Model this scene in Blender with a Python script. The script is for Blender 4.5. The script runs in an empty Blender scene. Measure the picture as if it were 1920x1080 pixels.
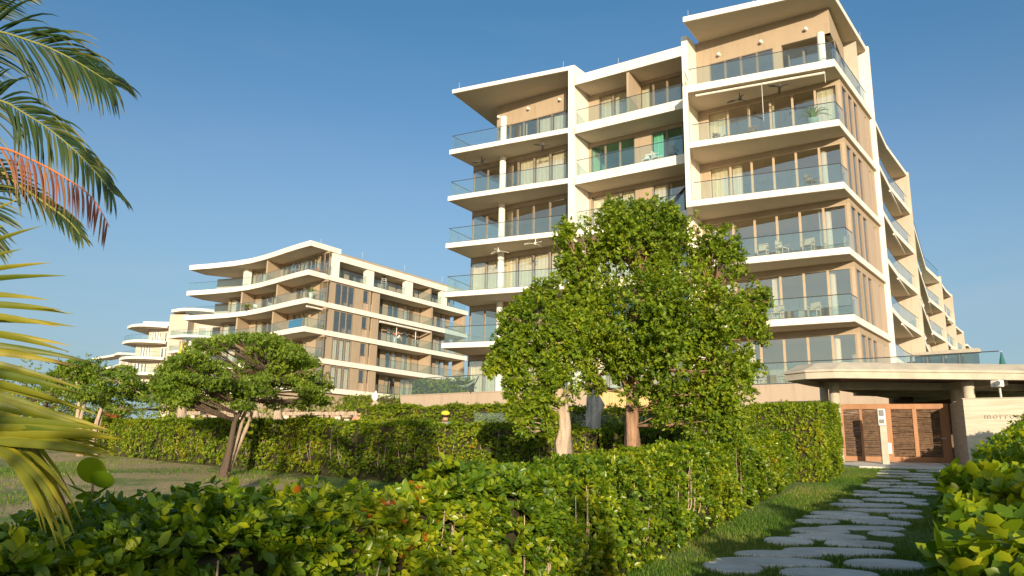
import bpy, bmesh, math, random
import numpy as np
from mathutils import Vector, Matrix
random.seed(7); RNG = np.random.default_rng(7)
C = bpy.context.scene.collection
SC = bpy.context.scene
R = math.radians

# ---------------------------------------------------------------- camera, world, sun, exposure
FPX, PITCH, ROLL = 1468.16, R(12.473), R(-1.0043)
_F = Vector((0, math.cos(PITCH), math.sin(PITCH))); _X = Vector((1, 0, 0)); _U = _X.cross(_F)
_R = math.cos(ROLL)*_X - math.sin(ROLL)*_U
_U = math.sin(ROLL)*_X + math.cos(ROLL)*_U
cd = bpy.data.cameras.new('camera'); cam = bpy.data.objects.new('camera', cd); C.objects.link(cam)
cd.sensor_width = 36; cd.lens = FPX/1920*36; cd.clip_end = 6000; cd.clip_start = .05
cam.matrix_world = Matrix(((_R.x, _U.x, -_F.x, 0), (_R.y, _U.y, -_F.y, 0), (_R.z, _U.z, -_F.z, 0), (0, 0, 0, 1)))
SC.camera = cam
SUN_EL, SUN_AZ = R(10.5), math.atan2(.05, -1.0)      # azimuth measured from +Y towards +X
sdir = Vector((math.sin(SUN_AZ)*math.cos(SUN_EL), math.cos(SUN_AZ)*math.cos(SUN_EL), math.sin(SUN_EL)))
w = bpy.data.worlds.new('World'); SC.world = w; w.use_nodes = True
nt = w.node_tree; bg = nt.nodes['Background']; sk = nt.nodes.new('ShaderNodeTexSky')
sk.sky_type = 'NISHITA'; sk.sun_disc = False; sk.sun_elevation = SUN_EL; sk.sun_rotation = SUN_AZ
sk.altitude = 0; sk.air_density = 1.0; sk.dust_density = .6; sk.ozone_density = 1.6
tc = nt.nodes.new('ShaderNodeTexCoord'); sp = nt.nodes.new('ShaderNodeSeparateXYZ'); nt.links.new(tc.outputs['Generated'], sp.inputs[0])
hz = nt.nodes.new('ShaderNodeMapRange'); hz.interpolation_type = 'SMOOTHSTEP'; hz.inputs['From Min'].default_value = -.02; hz.inputs['From Max'].default_value = .42
hz.inputs['To Min'].default_value = .85; hz.inputs['To Max'].default_value = 0; nt.links.new(sp.outputs[2], hz.inputs[0])
cm = nt.nodes.new('ShaderNodeMapping'); cm.inputs['Scale'].default_value = (1.2, 1.2, 7); nt.links.new(tc.outputs['Generated'], cm.inputs[0])
cn = nt.nodes.new('ShaderNodeTexNoise'); cn.inputs['Scale'].default_value = 2.6; cn.inputs['Detail'].default_value = 7; cn.inputs['Roughness'].default_value = .6; nt.links.new(cm.outputs[0], cn.inputs['Vector'])
hm = nt.nodes.new('ShaderNodeMix'); hm.data_type = 'RGBA'; hm.inputs['B'].default_value = (2.25, 3.15, 3.85, 1)      # pale sea haze low over the horizon, all the way round
nt.links.new(hz.outputs[0], hm.inputs['Factor']); nt.links.new(sk.outputs[0], hm.inputs['A'])
cr = nt.nodes.new('ShaderNodeValToRGB'); el = cr.color_ramp.elements; el.new(.5)
for e_, (p_, c_) in zip(el, ((0, (.41, .415, .42)), (.36, (.358, .432, .49)), (.52, (.237, .415, .506)))): e_.position = p_; e_.color = (*c_, 1)
nt.links.new(sp.outputs[2], cr.inputs[0])
ds = nt.nodes.new('ShaderNodeVectorMath'); ds.operation = 'DOT_PRODUCT'; ds.inputs[1].default_value = sdir; nt.links.new(tc.outputs['Generated'], ds.inputs[0])
dr = nt.nodes.new('ShaderNodeMapRange'); dr.interpolation_type = 'SMOOTHSTEP'; dr.inputs['From Min'].default_value = -.35; dr.inputs['From Max'].default_value = .9; nt.links.new(ds.outputs['Value'], dr.inputs[0])
d2 = nt.nodes.new('ShaderNodeMix'); d2.data_type = 'RGBA'; d2.inputs['B'].default_value = (1.05, .95, .84, 1); nt.links.new(dr.outputs[0], d2.inputs['Factor']); nt.links.new(cr.outputs[0], d2.inputs['A'])
fm = nt.nodes.new('ShaderNodeMix'); fm.data_type = 'RGBA'; fm.blend_type = 'MULTIPLY'; fm.inputs['Factor'].default_value = 1      # the sky is deeper away from the sun, paler towards it
nt.links.new(hm.outputs['Result'], fm.inputs['A']); nt.links.new(d2.outputs['Result'], fm.inputs['B'])
cl = nt.nodes.new('ShaderNodeMapRange'); cl.inputs['From Min'].default_value = .50; cl.inputs['From Max'].default_value = .72; cl.inputs['To Max'].default_value = .28; nt.links.new(cn.outputs[0], cl.inputs[0])
lo = nt.nodes.new('ShaderNodeMapRange'); lo.interpolation_type = 'SMOOTHSTEP'; lo.inputs['From Min'].default_value = .02; lo.inputs['From Max'].default_value = .30; lo.inputs['To Min'].default_value = 1; lo.inputs['To Max'].default_value = .12; nt.links.new(sp.outputs[2], lo.inputs[0])
cx = nt.nodes.new('ShaderNodeMath'); cx.operation = 'MULTIPLY'; nt.links.new(cl.outputs[0], cx.inputs[0]); nt.links.new(lo.outputs[0], cx.inputs[1])
fc = nt.nodes.new('ShaderNodeMix'); fc.data_type = 'RGBA'; fc.inputs['B'].default_value = (1.75, 1.75, 1.85, 1)        # faint thin cloud low in the sky
nt.links.new(cx.outputs[0], fc.inputs['Factor']); nt.links.new(fm.outputs['Result'], fc.inputs['A'])
nt.links.new(fc.outputs['Result'], bg.inputs[0]); bg.inputs[1].default_value = .15
sl = bpy.data.lights.new('sun', 'SUN'); sun = bpy.data.objects.new('sun', sl); C.objects.link(sun)
sl.energy = 3.35; sl.angle = R(.5); sl.color = (1, .84, .60)
sun.rotation_euler = sdir.to_track_quat('Z', 'Y').to_euler(); sun.location = (0, -20, 30)
SC.cycles.transparent_max_bounces = 24
SC.view_settings.view_transform = 'Standard'; SC.view_settings.look = 'None'
SC.view_settings.exposure = 1.12; SC.view_settings.gamma = 1; SC.view_settings.use_curve_mapping = False

def at(px, py, Y):                                    # the point on a line of sight at forward distance Y
    d = (px-960)/FPX*_R - (py-540)/FPX*_U + _F
    return d*(Y/d.y)
def gz(x, y):
    return -1.6 + .068*max(-12, min(y, 26))

# ---------------------------------------------------------------- materials
def new_mat(name):
    m = bpy.data.materials.new(name); m.use_nodes = True
    return m, m.node_tree, m.node_tree.nodes['Principled BSDF']
def N(t, kind, **kw):
    n = t.nodes.new(kind)
    for k, v in kw.items():
        if k in n.inputs: n.inputs[k].default_value = v
        else: setattr(n, k, v)
    return n
def ramp(t, fac, stops):
    n = t.nodes.new('ShaderNodeValToRGB'); e = n.color_ramp.elements
    while len(e) < len(stops): e.new(.5)
    for el, (p, c) in zip(e, stops): el.position = p; el.color = (*c, 1)
    t.links.new(fac, n.inputs[0]); return n.outputs[0]
def tint(c, k): return tuple(min(1, v*k) for v in c)
def surf(name, col, rough=.8, scale=3, var=.12, bump=.15, bscale=40, spec=.3, streak=False):
    m, t, b = new_mat(name)
    co = N(t, 'ShaderNodeTexCoord'); mp = N(t, 'ShaderNodeMapping'); t.links.new(co.outputs['Object'], mp.inputs[0])
    if streak: mp.inputs['Scale'].default_value = (1, 1, .12)
    n1 = N(t, 'ShaderNodeTexNoise', Scale=scale, Detail=6, Roughness=.65); t.links.new(mp.outputs[0], n1.inputs['Vector'])
    c = ramp(t, n1.outputs[0], [(.3, tint(col, 1-var)), (.7, tint(col, 1+var*.6))])
    if streak:                                          # weathering: narrow vertical rain stains
        n3 = N(t, 'ShaderNodeTexNoise', Scale=5.5, Detail=5, Roughness=.6); t.links.new(mp.outputs[0], n3.inputs['Vector'])
        st_ = ramp(t, n3.outputs[0], [(.52, (1, 1, 1)), (.74, (.86, .83, .79))])
        ml = N(t, 'ShaderNodeMix', data_type='RGBA', blend_type='MULTIPLY'); ml.inputs['Factor'].default_value = 1
        t.links.new(c, ml.inputs['A']); t.links.new(st_, ml.inputs['B']); c = ml.outputs['Result']
    t.links.new(c, b.inputs['Base Color']); b.inputs['Roughness'].default_value = rough
    b.inputs['Specular IOR Level'].default_value = spec
    n2 = N(t, 'ShaderNodeTexNoise', Scale=bscale, Detail=4); t.links.new(co.outputs['Object'], n2.inputs['Vector'])
    bp = N(t, 'ShaderNodeBump', Strength=bump, Distance=.02); t.links.new(n2.outputs[0], bp.inputs['Height'])
    t.links.new(bp.outputs[0], b.inputs['Normal']); return m
M = {}
M['white'] = surf('white_render', (.77, .71, .63), .75, 1.2, .15, .1, streak=True)
M['soffit'] = surf('soffit_beige', (.50, .42, .32), .85, 1.0, .05, .05)  # thin beige sheet under each slab, darker than the white of its edges
M['tan'] = surf('tan_render', (.365, .28, .195), .85, .9, .08, .15, streak=True)
M['tan2'] = surf('beige_render', (.40, .31, .235), .85, .7, .08, .15, streak=True)
M['cream'] = surf('cream_render', (.50, .42, .34), .85, .5, .10, .1, streak=True)
M['frame'] = surf('bronze_frame', (.20, .155, .115), .45, 5, .1, 0, spec=.5)
M['frame_light'] = surf('champagne_frame', (.42, .32, .22), .5, 5, .1, 0, spec=.5)
M['dark'] = surf('dark_metal', (.05, .05, .055), .4, 5, .1, 0, spec=.5)
M['steel'] = surf('brushed_steel', (.45, .45, .44), .35, 5, .1, 0, spec=.6)
M['curtain'] = surf('curtain_cloth', (.80, .76, .64), .9, 8, .06, .1)
M['room'] = surf('room_plaster', (.42, .38, .32), .9, 2, .1, 0)
M['floor'] = surf('floor_tile', (.45, .40, .33), .5, 2, .1, 0)
M['concrete'] = surf('bare_concrete', (.44, .39, .31), .85, 2.2, .2, .3, 60)
M['wood'] = surf('red_brown_timber', (.33, .15, .065), .55, 2, .28, .2, 30, streak=True)
M['stick'] = surf('dark_twig_wood', (.15, .09, .055), .8, 9, .5, .5, 60)
M['slatwood'] = surf('pale_slat_wood', (.62, .42, .20), .6, 3, .12, .1, streak=True)
M['bark'] = surf('furrowed_bark', (.32, .19, .12), .95, 14, .6, 1.0, 45, streak=True)
M['bark_pale'] = surf('pale_bark', (.42, .32, .235), .95, 14, .5, .9, 40, streak=True)
M['bark_dark'] = surf('dark_bark', (.10, .07, .05), .95, 8, .4, .7, 30, streak=True)
M['driftwood'] = surf('weathered_grey_wood', (.46, .40, .33), .95, 9, .6, 1, 18, streak=True)
M['stone'] = surf('pale_flagstone', (.62, .585, .53), .85, 1.3, .34, .6, 30)
M['pink'] = surf('pink_cloth', (.60, .25, .16), .9)
M['blue'] = surf('blue_cloth', (.04, .22, .42), .9)
M['yellow'] = surf('yellow_cloth', (.75, .62, .05), .8)
M['skin'] = surf('skin', (.42, .24, .15), .6, 10, .05, 0)
M['hair'] = surf('dark_hair', (.03, .02, .015), .7)
M['red'] = surf('red_cloth', (.60, .07, .03), .8, 3, .15)
M['drab'] = surf('olive_cloth', (.16, .16, .11), .9)
M['white_cloth'] = surf('white_cloth', (.75, .72, .68), .9)
M['stripe'] = surf('maroon_cloth', (.10, .05, .05), .9)
M['teal'] = surf('teal_cloth', (.03, .13, .12), .9)
M['pot'] = surf('sage_glazed_pot', (.30, .38, .34), .4)

def glass(name, tintc, refl_tint=(1, 1, 1), refl=1.0, rough=.0, base=.0, dirt=0):
    m, t, b = new_mat(name); t.nodes.remove(b)
    out = t.nodes['Material Output']
    tr = N(t, 'ShaderNodeBsdfTransparent'); tr.inputs[0].default_value = (*tintc, 1)
    gl = N(t, 'ShaderNodeBsdfGlossy', Roughness=rough); gl.inputs[0].default_value = (*refl_tint, 1)
    fr = N(t, 'ShaderNodeFresnel', IOR=1.52)
    ma = N(t, 'ShaderNodeMath', operation='MULTIPLY_ADD', use_clamp=True); ma.inputs[1].default_value = refl; ma.inputs[2].default_value = base
    t.links.new(fr.outputs[0], ma.inputs[0])
    ge = N(t, 'ShaderNodeNewGeometry'); iv = N(t, 'ShaderNodeMath', operation='SUBTRACT'); iv.inputs[0].default_value = 1; t.links.new(ge.outputs['Backfacing'], iv.inputs[1])
    mm = N(t, 'ShaderNodeMath', operation='MULTIPLY'); t.links.new(ma.outputs[0], mm.inputs[0]); t.links.new(iv.outputs[0], mm.inputs[1]); ma = mm   # the rear face of a pane adds nothing
    mx = N(t, 'ShaderNodeMixShader'); t.links.new(ma.outputs[0], mx.inputs[0]); t.links.new(tr.outputs[0], mx.inputs[1]); t.links.new(gl.outputs[0], mx.inputs[2])
    if dirt:
        df = N(t, 'ShaderNodeBsdfDiffuse'); df.inputs[0].default_value = (.45, .55, .55, 1)
        m2 = N(t, 'ShaderNodeMixShader', Fac=dirt); di = N(t, 'ShaderNodeMath', operation='MULTIPLY'); di.inputs[1].default_value = dirt; t.links.new(iv.outputs[0], di.inputs[0]); t.links.new(di.outputs[0], m2.inputs[0]); t.links.new(mx.outputs[0], m2.inputs[1]); t.links.new(df.outputs[0], m2.inputs[2]); mx = m2
    # slight waviness of large panes
    co = N(t, 'ShaderNodeTexCoord'); nz = N(t, 'ShaderNodeTexNoise', Scale=.35, Detail=1); t.links.new(co.outputs['Object'], nz.inputs['Vector'])
    bp = N(t, 'ShaderNodeBump', Strength=.12, Distance=.02); t.links.new(nz.outputs[0], bp.inputs['Height']); t.links.new(bp.outputs[0], gl.inputs['Normal'])
    t.links.new(mx.outputs[0], out.inputs[0]); return m
M['rail_glass'] = glass('railing_glass', (.86, .93, .93), (.90, .97, 1.0), 1.25, .0, .01, .05)
M['pane'] = glass('window_glass', (.90, .90, .86), (1, .92, .80), 1.3, .01, .24)
M['pane_green'] = glass('teal_window_glass', (.62, .86, .80), (.8, 1, .95), 1.5, .01, .12)
M['pool_glass'] = glass('smoked_glass', (.20, .28, .30), (.6, .8, .9), 1.2, .0, .08, .05)

def leafmat(name, cols, trans=.4, rough=.45, attr='tint'):
    m, t, b = new_mat(name)
    a = N(t, 'ShaderNodeAttribute', attribute_name=attr)
    n = len(cols)
    c = ramp(t, a.outputs['Fac'], [(p, col) for p, col in cols])
    t.links.new(c, b.inputs['Base Color']); b.inputs['Roughness'].default_value = rough; b.inputs['Specular IOR Level'].default_value = .35
    tl = N(t, 'ShaderNodeBsdfTranslucent')
    hs = N(t, 'ShaderNodeHueSaturation', Saturation=1.15, Value=1.6); hs.inputs['Hue'].default_value = .485
    t.links.new(c, hs.inputs['Color']); t.links.new(hs.outputs[0], tl.inputs[0])
    mx = N(t, 'ShaderNodeMixShader', Fac=trans); t.links.new(b.outputs[0], mx.inputs[1]); t.links.new(tl.outputs[0], mx.inputs[2])
    t.links.new(mx.outputs[0], t.nodes['Material Output'].inputs[0]); return m
M['leaf_hedge'] = leafmat('hedge_leaf', [(0, (.048, .100, .008)), (.5, (.165, .24, .010)), (.88, (.33, .36, .015)), (.97, (.40, .24, .02)), (1, (.45, .12, .02))])
M['leaf_near'] = leafmat('glossy_hedge_leaf', [(0, (.030, .080, .010)), (.5, (.125, .205, .010)), (.85, (.31, .35, .014)), (.985, (.36, .36, .02)), (1, (.45, .14, .02))], .35, .33)
M['leaf_tree'] = leafmat('tree_leaf', [(0, (.055, .110, .010)), (.5, (.16, .24, .012)), (1, (.34, .38, .020))])
M['leaf_feather'] = leafmat('feathery_leaf', [(0, (.06, .125, .014)), (.5, (.15, .235, .02)), (1, (.30, .36, .04))], .45)
M['leaf_palm'] = leafmat('palm_leaflet', [(0, (.012, .035, .012)), (.7, (.035, .065, .012)), (1, (.22, .19, .03))], .3)
M['leaf_dry'] = leafmat('dried_palm_leaflet', [(0, (.14, .05, .03)), (.5, (.30, .10, .045)), (1, (.26, .19, .07))], .3)
M['leaf_gold'] = leafmat('golden_palm_leaflet', [(0, (.09, .13, .012)), (.55, (.23, .22, .018)), (.88, (.38, .30, .025)), (1, (.16, .08, .025))], .4)
M['rachis'] = surf('palm_midrib', (.20, .20, .05), .5, 4, .2, .1)
M['rachis_red'] = surf('orange_midrib', (.50, .15, .04), .5, 4, .2, .1)
M['darkcore'] = surf('hedge_dark_core', (.045, .040, .018), 1, 6, .5, .5, 12)  # dark brown of the solid block inside each hedge

m, t, b = new_mat('lawn_ground'); M['ground'] = m
co = N(t, 'ShaderNodeTexCoord')
n1 = N(t, 'ShaderNodeTexNoise', Scale=.42, Detail=8, Roughness=.62); n2 = N(t, 'ShaderNodeTexNoise', Scale=14, Detail=6, Roughness=.7)
for n in (n1, n2): t.links.new(co.outputs['Object'], n.inputs['Vector'])
ca = ramp(t, n2.outputs[0], [(.35, (.055, .105, .015)), (.55, (.11, .17, .025)), (.75, (.19, .21, .05))])
cb = ramp(t, n2.outputs[0], [(.3, (.20, .15, .07)), (.6, (.38, .29, .15)), (.8, (.50, .40, .24))])
sx = N(t, 'ShaderNodeSeparateXYZ'); t.links.new(co.outputs['Object'], sx.inputs[0])
mr = N(t, 'ShaderNodeMapRange'); mr.inputs['From Min'].default_value = -1; mr.inputs['From Max'].default_value = -5
mr.inputs['To Min'].default_value = -.22; mr.inputs['To Max'].default_value = .07
t.links.new(sx.outputs[0], mr.inputs[0])
ad = N(t, 'ShaderNodeMath', operation='ADD'); t.links.new(n1.outputs[0], ad.inputs[0]); t.links.new(mr.outputs[0], ad.inputs[1])
mk = ramp(t, ad.outputs[0], [(.45, (0, 0, 0)), (.56, (1, 1, 1))])
mx = N(t, 'ShaderNodeMix', data_type='RGBA'); t.links.new(mk, mx.inputs['Factor']); t.links.new(ca, mx.inputs['A']); t.links.new(cb, mx.inputs['B'])
t.links.new(mx.outputs['Result'], b.inputs['Base Color']); b.inputs['Roughness'].default_value = .95
bp = N(t, 'ShaderNodeBump', Strength=.7, Distance=.05); t.links.new(n2.outputs[0], bp.inputs['Height']); t.links.new(bp.outputs[0], b.inputs['Normal'])

m, t, b = new_mat('layered_travertine'); M['travertine'] = m
co = N(t, 'ShaderNodeTexCoord'); mp = N(t, 'ShaderNodeMapping'); mp.inputs['Scale'].default_value = (.8, .8, 14); t.links.new(co.outputs['Object'], mp.inputs[0])
n1 = N(t, 'ShaderNodeTexNoise', Scale=1.6, Detail=6); t.links.new(mp.outputs[0], n1.inputs['Vector'])
t.links.new(ramp(t, n1.outputs[0], [(.3, (.40, .34, .26)), (.5, (.50, .43, .33)), (.7, (.54, .47, .38))]), b.inputs['Base Color'])
bp = N(t, 'ShaderNodeBump', Strength=.5, Distance=.02); t.links.new(n1.outputs[0], bp.inputs['Height']); t.links.new(bp.outputs[0], b.inputs['Normal'])
b.inputs['Roughness'].default_value = .8

# ---------------------------------------------------------------- helpers
def wloc(o):
    v = Vector((0, 0, 0))
    while o: v += o.location; o = o.parent
    return v
def link(name, me, mat, parent=None):
    o = bpy.data.objects.new(name, me); C.objects.link(o)
    if mat is not None: me.materials.append(mat)
    if parent: o.parent = parent
    return o
def tag(o, label=None, cat=None, group=None, kind=None):
    if label: o['label'] = label
    if cat: o['category'] = cat
    if group: o['group'] = group
    if kind: o['kind'] = kind
    return o
def empty(name, loc, label=None, cat=None, group=None):
    o = bpy.data.objects.new(name, None); C.objects.link(o); o.location = loc; o.empty_display_size = .2
    return tag(o, label, cat, group)
class MB:
    """collects solids in world coordinates; build() makes ONE mesh relative to the parent"""
    def __init__(s): s.v = []; s.f = []
    def add(s, vs, fs):
        b = len(s.v); s.v += [tuple(v) for v in vs]; s.f += [tuple(b+i for i in f) for f in fs]; return s
    def prism(s, poly, z0, z1):
        a = sum(poly[i][0]*poly[(i+1) % len(poly)][1]-poly[(i+1) % len(poly)][0]*poly[i][1] for i in range(len(poly)))
        if a < 0: poly = poly[::-1]
        n = len(poly)
        return s.add([(x, y, z0) for x, y in poly]+[(x, y, z1) for x, y in poly],
                     [tuple(range(n))[::-1], tuple(range(n, 2*n))]+[(i, (i+1) % n, n+(i+1) % n, n+i) for i in range(n)])
    def wall(s, a, b, z0, z1, th, off=0):             # off: shift to the inner (left of a->b) side
        a = Vector(a[:2]); b = Vector(b[:2]); n = Vector((-(b-a).y, (b-a).x)).normalized()
        return s.prism([tuple(a+n*off), tuple(b+n*off), tuple(b+n*(off+th)), tuple(a+n*(off+th))], z0, z1)
    def box(s, c, sz, rz=0):
        x, y, z = [k/2 for k in sz]; ca, sa = math.cos(rz), math.sin(rz)
        return s.prism([(c[0]+px*ca-py*sa, c[1]+px*sa+py*ca) for px, py in ((-x, -y), (x, -y), (x, y), (-x, y))], c[2]-z, c[2]+z)
    def tube(s, pts, rad, n=8, cap=True, noise=0):
        pts = [Vector(p) for p in pts]; k = len(pts); b = len(s.v); up = Vector((.31, .17, .93))
        if not hasattr(rad, '__len__'): rad = [rad]*k
        for i, p in enumerate(pts):
            d = (pts[min(i+1, k-1)]-pts[max(i-1, 0)]).normalized()
            u = d.cross(up if abs(d.dot(up)) < .95 else Vector((1, 0, 0))).normalized(); w_ = d.cross(u)
            for j in range(n):
                t_ = 2*math.pi*j/n; r_ = rad[i]*(1+(noise*math.sin(3*t_+i*.7)+noise*.6*math.sin(5*t_-i*1.1) if noise else 0))
                s.v.append(tuple(p+(u*math.cos(t_)+w_*math.sin(t_))*r_))
        for i in range(k-1):
            for j in range(n):
                s.f.append((b+i*n+j, b+i*n+(j+1) % n, b+(i+1)*n+(j+1) % n, b+(i+1)*n+j))
        if cap:
            s.f.append(tuple(b+j for j in range(n))[::-1]); s.f.append(tuple(b+(k-1)*n+j for j in range(n)))
        return s
    def ball(s, c, r, n=8, sq=(1, 1, 1)):
        c = Vector(c); b = len(s.v); m_ = n//2+1
        for i in range(m_):
            ph = math.pi*(i+.5)/m_
            for j in range(n):
                th = 2*math.pi*j/n
                s.v.append((c.x+r*sq[0]*math.sin(ph)*math.cos(th), c.y+r*sq[1]*math.sin(ph)*math.sin(th), c.z+r*sq[2]*math.cos(ph)))
        for i in range(m_-1):
            for j in range(n): s.f.append((b+i*n+j, b+(i+1)*n+j, b+(i+1)*n+(j+1) % n, b+i*n+(j+1) % n))
        s.f.append(tuple(b+j for j in range(n))); s.f.append(tuple(b+(m_-1)*n+j for j in range(n))[::-1]); return s
    def build(s, name, mat, parent=None, smooth=False, bevel=0, kind=None, label=None):
        L = wloc(parent) if parent else Vector((0, 0, 0))
        me = bpy.data.meshes.new(name)
        me.from_pydata([(x-L.x, y-L.y, z-L.z) for x, y, z in s.v], [], s.f); me.update()
        if smooth: me.polygons.foreach_set('use_smooth', [True]*len(me.polygons))
        o = link(name, me, M[mat] if isinstance(mat, str) else mat, parent)
        if bevel:
            md = o.modifiers.new('bevel', 'BEVEL'); md.width = bevel; md.segments = 2; md.limit_method = 'ANGLE'
        if kind: o['kind'] = kind
        if label: o['label'] = label
        return o
def lerp(a, b, t): return (a[0]+(b[0]-a[0])*t, a[1]+(b[1]-a[1])*t)
def fast_mesh(name, V, F, mat, parent=None, tints=None, smooth=False):
    """V (n,3) world coords, F (m,k) same-size polygons"""
    L = wloc(parent) if parent else Vector((0, 0, 0)); V = V-np.array(L)
    me = bpy.data.meshes.new(name); k = F.shape[1]
    me.vertices.add(len(V)); me.vertices.foreach_set('co', V.astype(np.float32).ravel())
    me.loops.add(F.size); me.loops.foreach_set('vertex_index', F.astype(np.int32).ravel())
    me.polygons.add(len(F)); me.polygons.foreach_set('loop_start', np.arange(0, F.size, k, dtype=np.int32))
    try: me.polygons.foreach_set('loop_total', np.full(len(F), k, np.int32))
    except Exception: pass
    if smooth: me.polygons.foreach_set('use_smooth', np.ones(len(F), bool))
    if tints is not None:
        a = me.attributes.new('tint', 'FLOAT', 'POINT'); a.data.foreach_set('value', tints.astype(np.float32))
    me.update(calc_edges=True)
    return link(name, me, M[mat], parent)

# leaf templates: +Y is the leaf axis, +Z its upper side
LEAF = np.array([(0, 0, 0), (-.22, .35, .05), (0, .5, -.03), (.22, .35, .05), (-.17, .75, .02), (.17, .75, .02), (0, 1, -.06)], float)
LEAF_FAR = np.array([(0, 0, 0), (-.25, .52, .06), (0, 1, -.05), (.25, .52, .06)], float)        # far foliage: two faces a leaf
LEAF_F = np.array([(0, 2, 1, 1), (0, 3, 2, 2), (1, 2, 6, 4), (2, 3, 5, 6)])
def leaf_cloud(P, D, size, per=6, spread=(35, 80), wide=1.0, jitter=.35, fine=False):
    """rosettes of leaves at P (n,3) with shoot direction D (n,3)"""
    n = len(P); D = D/np.linalg.norm(D, axis=1, keepdims=True)
    A = RNG.normal(size=(n, 3)); A -= (A*D).sum(1, keepdims=True)*D; A /= np.linalg.norm(A, axis=1, keepdims=True); B = np.cross(D, A)
    Vs = []; T = []
    base = RNG.random(n)
    for j in range(per):
        az = j*2.4+RNG.random(n)*.9; ang = np.radians(RNG.uniform(spread[0], spread[1], n))
        side = np.cos(az)[:, None]*A+np.sin(az)[:, None]*B
        ly = np.cos(ang)[:, None]*D+np.sin(ang)[:, None]*side
        lz = np.cos(ang)[:, None]*side*-1+np.sin(ang)[:, None]*D+RNG.normal(size=(n, 3))*jitter
        lx = np.cross(ly, lz); lx /= np.linalg.norm(lx, axis=1, keepdims=True); lz = np.cross(lx, ly)
        s_ = size*RNG.uniform(.5, 1.3, n)
        o_ = P-D*(size*.35*(per-j)/per)[..., None] if np.ndim(size) else P-D*(size*.5*j/per)
        tv = (LEAF if fine else LEAF_FAR)[None, :, :]*np.array([wide, 1, 1.2])
        V = o_[:, None, :]+s_[:, None, None]*(tv[..., 0:1]*lx[:, None]+tv[..., 1:2]*ly[:, None]+tv[..., 2:3]*lz[:, None])
        Vs.append(V); T.append(np.clip(base*.55+RNG.random(n)*.33+.06+.16*lump(P, 1.7, 4)+.10*lump(P, 4.6, 1), 0, 1))
    V = np.concatenate(Vs); T = np.concatenate(T)
    return V, T
def leaves_object(name, V, T, mat, parent):
    n, k = V.shape[:2]
    tri = np.array([(0, 2, 1), (0, 3, 2), (1, 2, 6), (1, 6, 4), (2, 3, 5), (2, 5, 6)] if k == 7 else [(0, 2, 1), (0, 3, 2)])
    F = ((np.arange(n)*k)[:, None, None]+tri[None]).reshape(-1, 3)
    o = fast_mesh(name, V.reshape(-1, 3), F, mat, parent, np.repeat(T, k)); o['kind'] = 'stuff'; return o
def lump(P, f=1.3, seed=0):                           # cheap smooth pseudo noise -1..1
    a = np.sin(P[:, 0]*f*1.9+seed)+np.sin(P[:, 1]*f*1.6+seed*2.1+P[:, 2]*f)+np.sin(P[:, 2]*f*2.3+P[:, 0]*f*1.1+seed)
    return a/3

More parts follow.
